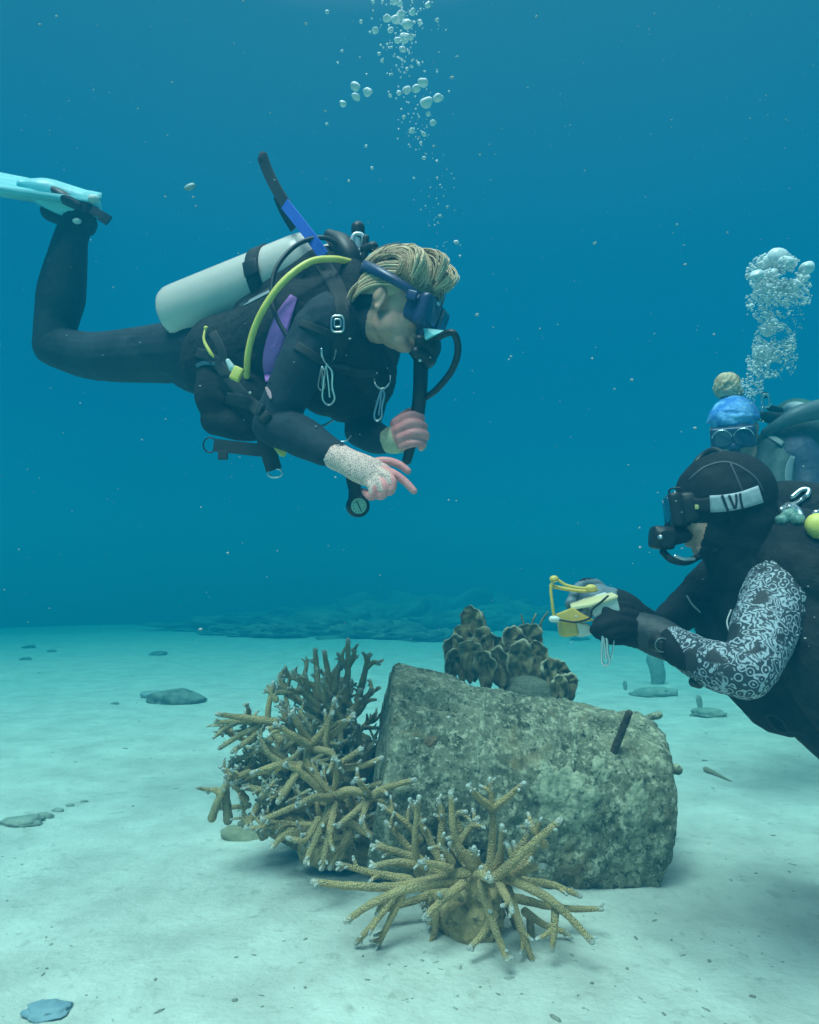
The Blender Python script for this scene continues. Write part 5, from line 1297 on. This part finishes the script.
# held instrument (top-level: it is only held)
inst = thing('camera', 'yellow and white boxed underwater camera held out in dark gloves at the right', 'camera', P(592, 615, 1.60))
ivory = mat('ivory_plastic', (.66, .68, .62), (.74, .75, .70), scale=8, rough=.35); orange = mat('amber_plastic', (.66, .42, .08), (.74, .50, .14), scale=10, rough=.35); cream = mat('cream_plastic', (.70, .60, .32), (.76, .66, .40), scale=10, rough=.4)
def prism(name, pts, dn, thick, m, par=inst, bev=.004):
    bm = bmesh.new(); f = bm.faces.new([bm.verts.new(P(*p)) for p in pts]); dv = Vector(dn).normalized() * thick
    g = bmesh.ops.extrude_face_region(bm, geom=[f]); bmesh.ops.translate(bm, verts=[v for v in g['geom'] if isinstance(v, bmesh.types.BMVert)], vec=dv)
    bmesh.ops.recalc_face_normals(bm, faces=bm.faces)
    bmesh.ops.bevel(bm, geom=list(bm.edges), offset=bev, segments=3, affect='EDGES', profile=.6)
    return obj(name, bm, m, par)
prism('housing', [(590, 604, 1.53), (617, 596, 1.50), (621, 612, 1.50), (595, 619, 1.53)], (-.1, 1, .15), .065, ivory, bev=.006)
prism('top_plate', [(571, 607, 1.55), (590, 604, 1.525), (618, 595, 1.495), (612, 592, 1.54), (590, 597, 1.57), (570, 603, 1.59)], (0, .1, -1), .007, cream, bev=.002)
prism('side_plate', [(556, 614, 1.565), (574, 607, 1.545), (580, 612, 1.54), (596, 620, 1.53), (584, 622, 1.535), (562, 622, 1.56)], (0, 1, -.1), .03, orange)
prism('lens_port', [(560, 619, 1.58), (576, 618, 1.56), (579, 636, 1.56), (563, 638, 1.58)], (0, 1, 0), .045, orange, bev=.008)
prism('lower_housing', [(576, 622, 1.56), (590, 624, 1.555), (594, 634, 1.56), (580, 638, 1.565)], (0, 1, 0), .04, ivory, bev=.006)
hose('lanyard', [P(554, 618, 1.575), P(552, 602, 1.57), P(551, 588, 1.57), P(555, 579, 1.57), P(566, 585, 1.57), P(580, 588, 1.57), P(594, 588, 1.58)], .0032, mat('yellow_cord', (.72, .52, .12), rough=.5), inst)
hose('lanyard', [P(551, 586, 1.58), P(566, 589, 1.59), P(584, 591, 1.59), P(596, 590, 1.585)], .0042, bpy.data.materials['yellow_cord'], inst)
bm = bmesh.new(); ball(bm, P(554, 579, 1.57), (.010, .009, .008), 2); ball(bm, P(591, 588, 1.575), (.013, .010, .008), 3); obj('float', bm, bpy.data.materials['yellow_cord'], inst)['kind'] = 'stuff'
bm = bmesh.new(); tube(bm, [P(552, 619, 1.57), P(559, 619, 1.568)], [.007, .007], 12, 3); obj('end_knob', bm, ivory, inst)
hose('cord', [P(560, 620, 1.545), P(576, 622, 1.535), P(590, 618, 1.52), P(592, 610, 1.52), P(600, 603, 1.50), P(608, 596, 1.49)], .0022, rub_m, inst)
bm = bmesh.new(); clip(bm, P(603, 634, 1.49), P(606, 666, 1.49), .0075); tube(bm, [P(614, 641, 1.49), P(612, 655, 1.49), P(608, 664, 1.49)], .0018, 6, 3); o = obj('snap_hook', bm, steel_m, inst)

# ---------------------------------------------------------------- third diver behind, blue bandana
def P3(x, y, d): return P(x, y, d + .42)
d3 = thing('person', 'diver behind with blue head scarf, blond bun and large dark mask', 'person', P3(790, 470, 2.4))
HO3 = P3(734, 430, 2.36); HM3 = frame((-.42, -.82, -.38), (0, 0, 1))
bm = bmesh.new(); T3 = head_parts(bm, HO3, HM3, .98)
tube(bm, [T3(-.03, 0, -.04), P3(758, 466, 2.38), P3(775, 490, 2.38)], [.055, .07, .12], 22, 6)
tube(bm, [P3(735, 490, 2.40), P3(775, 480, 2.42), P3(800, 462, 2.40)], [.09, .12, .09], 22, 6)
tube(bm, [P3(778, 480, 2.42), P3(850, 500, 2.50), P3(960, 520, 2.7)], [.15, .17, .15], 26, 6)
tube(bm, [P3(794, 455, 2.32), P3(806, 480, 2.28), P3(806, 520, 2.2)], [.085, .075, .06], 22, 6)
tube(bm, [P3(728, 492, 2.42), P3(712, 530, 2.36), P3(725, 570, 2.2)], [.075, .06, .045], 20, 6)
for s_ in (0, 1): tube(bm, [P3(940, 518, 2.66 + .18 * s_), P3(1100, 545, 2.8 + .2 * s_), P3(1230, 540, 2.9 + .2 * s_), P3(1330, 480, 3.0 + .2 * s_), P3(1370, 450, 3.0 + .2 * s_)], [.11, .09, .07, .05, .035], 18, 6)
me = remesh(bm, .0055, 3)
navy_m = mat('navy_suit', (.018, .035, .07), (.03, .055, .10), scale=9, rough=.65, bump=.3, bscale=24)
folds(me, .006, (14, 14, 14), lambda a: ~near_seg(a, HO3, HO3 + HM3 @ Vector((.02, 0, 0)), .15) * 1.0, 5)
def s3(c): 
    h = near_seg(c, HO3, T3(.03, 0, -.03), .135) & (((c - np.array(T3(-.02, 0, -.105))) @ np.array(HM3 @ Vector((.3, 0, 1)))) > 0)
    return np.where(h, 1, 0)
assign(me, [navy_m, skin_m], s3); link('body', me, None, d3)
d3_bvh = bvh_of(me)
scarf_m = mat('blue_scarf', (.03, .20, .62), (.20, .50, .85), scale=16, rough=.7, bump=.5, bscale=40, contrast=(.42, .6))
bm = bmesh.new(); ball(bm, T3(-.014, 0, .056), (.106, .086, .060), 4, HM3); ball(bm, T3(-.02, 0, .075), (.085, .07, .050), 3, HM3)
for i in range(13):
    a0 = -.9 + i * .15; pts = []
    for j in range(6):
        f = j / 5; y = -.088 + .176 * f; zz = .045 + .064 * math.sin(math.pi * f) ** .7 * math.cos(a0 * .9); xx = -.014 + .104 * math.sin(-a0) * (.45 + .55 * math.sin(math.pi * f)) + .008 * math.sin(7 * f + i * 2)
        pts.append(T3(xx, y, zz))
    tube(bm, pts, [.004, .006, .007, .007, .006, .004], 8, 5)
me = remesh(bm, .004, 2); folds(me, .009, (16, 16, 34)); link('head_scarf', me, scarf_m, d3)
bm = bmesh.new(); bc = P3(727, 386, 2.40); ball(bm, bc, (.044, .042, .040), 4); ball(bm, bc + Vector((.022, 0, -.026)), (.034, .034, .034), 3)
for i in range(14):
    t0 = i * .45
    tube(bm, [bc + Vector((math.cos(t0 + k_ * .5) * .043 * math.cos(k_ * .5 - 1), math.sin(t0 + k_ * .5) * .043 * math.cos(k_ * .5 - 1), .045 * math.sin(k_ * .5 - 1))) for k_ in range(5)], .0075, 7, 4)
me = remesh(bm, .0035, 1); folds(me, .009, (34, 34, 34)); at = me.attributes.new('tone', 'FLOAT', 'POINT'); at.data.foreach_set('value', (.55 + .8 * fbm(get_co(me), 60, 3)).tolist()); link('hair_bun', me, hair_m, d3)
mask(T3, HM3, d3, 1.0, frame_m=steel_m, strap=False, sk=mask_m)
bm = bmesh.new(); tube(bm, [T3(.10, 0, -.075), T3(.15, 0, -.085)], [.02, .034], 16, 3); obj('regulator', bm, rub_m, d3)
bm = bmesh.new()
tube(bm, [P3(762, 470, 2.34), P3(776, 452, 2.36), P3(800, 440, 2.44), P3(850, 445, 2.55)], [.06, .085, .105, .12], 22, 5)
tube(bm, [P3(760, 500, 2.25), P3(775, 490, 2.27), P3(782, 460, 2.30)], [.06, .06, .05], 20, 5)
me = remesh(bm, .006, 3); folds(me, .008, (12, 12, 12), None, 8)
v3 = link('vest', me, mat('teal_grey_vest', (.02, .05, .05), (.05, .10, .095), scale=8, rough=.7, bump=.3), d3)
v3b = bvh_of(me, bpy.data.objects[[o.name for o in bpy.data.objects if o.parent == d3 and o.name.startswith('body')][0]].data)
surf_strip('shoulder_strap', [(764, 432), (774, 438), (783, 444)], [5, 5, 5], mat('grey_webbing', (.30, .34, .34), rough=.7), v3, bvh=v3b)
surf_strip('sleeve_stripe', [(793, 456), (789, 470), (789, 488)], [5, 8, 6], mat('grey_stripe', (.16, .22, .24), rough=.7), d3, thick=.004, bvh=v3b)
bm = bmesh.new(); tube(bm, [P3(796, 425, 2.46), P3(900, 470, 2.9)], [.105, .105], 36, 2); obj('tank', bm, mat('green_tank', (.03, .16, .12), (.05, .20, .15), scale=5, rough=.45), d3)
bm = bmesh.new(); ball(bm, P3(797, 410, 2.38), (.050, .046, .030), 3, Matrix.Rotation(.25, 3, 'Y')); obj('tank_boot', bm, mat('white_boot', (.70, .74, .76), (.8, .82, .84), scale=10, rough=.5), d3)
hose('hose', [P3(765, 432, 2.32), P3(780, 424, 2.29), P3(800, 414, 2.27), P3(830, 407, 2.28)], [.014, .024, .034, .038], mat('grey_hose', (.06, .11, .13), (.08, .13, .15), scale=20, rough=.5), d3, label='thick grey hose running to the right edge')
bm = bmesh.new(); ring(bm, P3(766, 401, 2.36), .020, .0062, FWD + Vector((.4, 0, 0)), .62, 1.25, square=1); tube(bm, [P3(763, 408, 2.36), P3(760, 420, 2.36)], .006, 8, 3); o = obj('valve_yoke', bm, chrome_m, d3)
bm = bmesh.new(); ball(bm, P3(765, 395, 2.38), (.014, .012, .014), 2); tube(bm, [P3(770, 408, 2.38), P3(781, 410, 2.38)], [.013, .010], 10, 3); tube(bm, [P3(760, 416, 2.37), P3(785, 420, 2.37)], [.020, .026], 12, 3); obj('valve', bm, rub_m, d3)
hose('hose', [P3(712, 453, 2.3), P3(703, 458, 2.3), P3(695, 470, 2.28)], .006, rub_m, d3)

# ================================================================== BUBBLES
bub_m, bt, bb = new_mat('air_bubble')
bb.inputs['Base Color'].default_value = (.92, .96, .96, 1); bb.inputs['Roughness'].default_value = .2
gl = bt.nodes.new('ShaderNodeBsdfGlass'); gl.inputs['IOR'].default_value = 1.33; gl.inputs['Roughness'].default_value = .02
mxs = bt.nodes.new('ShaderNodeMixShader'); lw = bt.nodes.new('ShaderNodeLayerWeight'); lw.inputs['Blend'].default_value = .35
rr_ = bt.nodes.new('ShaderNodeValToRGB'); rr_.color_ramp.elements[0].position = .0; rr_.color_ramp.elements[0].color = (.70,) * 3 + (1,); rr_.color_ramp.elements[1].position = .8; rr_.color_ramp.elements[1].color = (1, 1, 1, 1)  # white over the glass, strongest at the rim, stands in for reflected light
bt.links.new(lw.outputs['Facing'], rr_.inputs[0]); bt.links.new(rr_.outputs[0], mxs.inputs[0]); bt.links.new(gl.outputs[0], mxs.inputs[1]); bt.links.new(bb.outputs[0], mxs.inputs[2])
bt.links.new(mxs.outputs[0], bt.nodes['Material Output'].inputs['Surface'])
def bubble_bm(bm, c, r, q, sub=2, fixed=None):
    fl = fixed or q.uniform(.55, .9) if r > .005 else q.uniform(.8, 1)
    R = Matrix.Rotation(q.uniform(-.35, .35), 3, 'Y')
    g = len(bm.verts); ball(bm, c, (r, r, r * fl), sub, R)
    if r > .003:
        bm.verts.ensure_lookup_table(); vsn = bm.verts[g:]; p = np.array([tuple(v.co) for v in vsn]); d = fbm(p + q.random() * 9, .9 / r, 2)
        for v, k in zip(vsn, d): v.co += (v.co - Vector(c)) * float(k) * .42
q = random.Random(77)
BB = [(400, 16, 7), (407, 24, 6), (395, 20, 5), (412, 12, 4), (404, 38, 6), (398, 40, 4), (411, 37, 4), (391, 30, 4), (403, 50, 4), (375, 30, 4), (387, 18, 5), (420, 22, 3.5), (428, 5, 3.5), (400, 4, 4), (394, 2, 4), (437, 20, 2.5), (327, 12, 2.5), (361, 22, 2), (373, 2, 2.5),
      (355, 86, 6), (368, 92, 5.5), (356, 97, 5), (343, 104, 4), (407, 90, 5), (416, 89, 5), (399, 93, 3), (423, 82, 6), (438, 98, 6), (426, 103, 7.5), (390, 96, 2.5), (433, 123, 4), (412, 131, 4), (424, 134, 3.5), (428, 114, 3), (404, 117, 2.5), (421, 143, 2), (424, 158, 2.6), (327, 124, 2.2), (366, 146, 2), (372, 168, 2), (437, 161, 1.6), (349, 181, 1.6), (437, 178, 1.6), (440, 216, 2.4), (447, 207, 1.6), (456, 242, 3.0), (460, 256, 1.5), (440, 185, 1.4), (418, 63, 2), (407, 69, 2), (419, 64, 2), (382, 61, 2), (379, 54, 2), (342, 51, 2), (338, 63, 1.6), (414, 178, 1.4)]
bl = []; ORD = ['first', 'second', 'third', 'fourth', 'fifth', 'sixth', 'seventh', 'eighth', 'ninth', 'tenth'] + ['%dth' % k for k in range(11, 40)]
for i, (x, y, rpx) in enumerate(BB):
    d = 1.90 + q.uniform(-.12, .12); c = P(x, y, d); r = mm(rpx * .86, d); bm = bmesh.new(); bubble_bm(bm, Vector((0, 0, 0)), r, q, 3 if rpx > 3 else 2)
    o = obj('air_bubble', bm, bub_m); o.location = c
    bl.append((o, x, y, rpx))
def clus(x, y): return 'upper bubble cluster' if y < 75 and x > 355 else 'group left of the bubble stream' if x < 375 else 'wide row of bubbles' if y < 128 and x >= 375 else 'thin trail above the blond diver'
for cn in {clus(b[1], b[2]) for b in bl}:
    for k, (o, x, y, rp) in enumerate(sorted([b for b in bl if clus(b[1], b[2]) == cn], key=lambda b: b[2])):
        tag(o, ('large' if rp >= 5 else 'small' if rp >= 3 else 'tiny') + ' silvery bubble, ' + ORD[k] + ' from the top of the ' + cn, 'bubble', 'bubbles rising from the pointing diver')
froth = []
def spray(n, fx, fy, fr, d0, dd):
    for i in range(n):
        x, y = fx(i), fy(i); d = d0 + q.uniform(-dd, dd); r = mm(fr(i), d); froth.append((P(x, y, d), (r * q.uniform(.7, 1.2), r, r * q.uniform(.6, 1.1)), 0))
spray(150, lambda i: q.gauss(403, 15), lambda i: q.uniform(-10, 78), lambda i: q.uniform(.5, 1.5), 1.9, .12)
spray(60, lambda i: q.gauss(414, 12), lambda i: q.uniform(85, 150), lambda i: q.uniform(.4, 1.3), 1.9, .12)
spray(45, lambda i: q.gauss(436, 10), lambda i: q.uniform(150, 260), lambda i: q.uniform(.35, .9), 1.9, .12)
tag(many('bubble_spray', froth, bub_m, 1, True), 'fine spray of tiny bubbles over the blond diver', 'bubbles', kind='stuff')
BIG = [(775, 259, 11), (764, 262, 8), (785, 262, 7), (790, 262, 5), (756, 276, 7), (770, 275, 8), (791, 263, 6), (806, 268, 8), (804, 278, 6), (768, 330, 8), (776, 326, 6), (762, 352, 9), (758, 360, 6), (774, 322, 4), (751, 306, 3.5), (773, 283, 7), (782, 290, 6), (768, 288, 6), (795, 283, 6)]
for kb, (x, y, rpx) in enumerate(sorted(BIG, key=lambda b: b[1])):
    d = 2.72 + q.uniform(-.1, .05); bm = bmesh.new(); bubble_bm(bm, Vector((0, 0, 0)), mm(rpx * .92, d), q, 3, .82); o = obj('air_bubble', bm, bub_m); o.location = P(x, y, d)
    tag(o, 'large round bubble, ' + ORD[kb] + ' from the top of the thick plume over the blue scarf', 'bubble', 'large bubbles over the third diver')
froth = []
def blob(cx, cy_, rx, ry, n, rmin=.5, rmax=1.9):
    def one():
        while True:
            a, b = q.uniform(-1, 1), q.uniform(-1, 1)
            if a * a + b * b < 1 and fbm([[a * 1.3 + cx, b * 1.3 + cy_, 0]], 1.7, 2)[0] > -.22: return cx + a * rx, cy_ + b * ry
    for i in range(n):
        x, y = one(); d = 2.76 + q.uniform(-.14, .14); r = mm(rmin + (rmax - rmin) * q.random() ** 2.2, d); froth.append((P(x, y, d), (r, r, r * q.uniform(.65, 1)), 0))
blob(776, 274, 30, 22, 900); blob(783, 292, 30, 26, 800); blob(770, 300, 24, 26, 420); blob(774, 344, 22, 22, 620); blob(766, 362, 20, 16, 420); blob(782, 356, 16, 24, 260, .4, 1.2); blob(752, 385, 12, 12, 220); blob(772, 322, 16, 12, 160); blob(750, 400, 14, 12, 60, .4, 1.0); blob(790, 318, 16, 20, 60, .4, 1.0)
tag(many('bubble_froth', froth, bub_m, 1, True), 'thick white froth of small bubbles rising above the blue scarf', 'bubbles', kind='stuff')
# drifting specks
its = []
for i in range(900):
    d = 1.0 + 3.5 * q.random(); x, y = q.uniform(-20, 840), q.uniform(-20, 760); c = P(x, y, d)
    if c.z < .1: continue
    r = q.choice([.0012, .0012, .0018, .0026]) * q.uniform(.5, 1.1); its.append((c, (r * q.uniform(1, 1.8), r, r * q.uniform(.6, 1)), q.uniform(0, 3)))
tag(many('drifting_specks', its, mat('speck', (.45, .5, .48), rough=.9)), 'tiny pale specks drifting in the water', 'specks', kind='stuff')
bm = bmesh.new(); ball(bm, P(190, 187, 2.3), (.019, .008, .010), 3, Matrix.Rotation(-.4, 3, 'Y')); me = remesh(bm, .003, 1); folds(me, .003, (70, 70, 70)); tag(link('jelly_scrap', me, mat('jelly', (.30, .40, .38), rough=.4)), 'small pale translucent scrap floating between fin and tank', 'scrap')

# ================================================================== WATER HAZE
bm = bmesh.new(); box(bm, (0, 0, -0.85), (96, 96, 7.5))
me = bm_mesh(bm, 'haze')
m = bpy.data.materials.new('water_volume'); m.use_nodes = True; t = m.node_tree; t.nodes.clear()
out = t.nodes.new('ShaderNodeOutputMaterial'); v = t.nodes.new('ShaderNodeVolumePrincipled')
v.inputs['Color'].default_value = (.003, .185, .31, 1); v.inputs['Density'].default_value = .26
v.inputs['Absorption Color'].default_value = (.0, .436, .52, 1); v.inputs['Anisotropy'].default_value = 0.0
t.links.new(v.outputs[0], out.inputs['Volume'])
hz = link('haze', me, m, smooth=False); hz['kind'] = 'stuff'
hz['label'] = 'blue green sea water filling the whole scene'
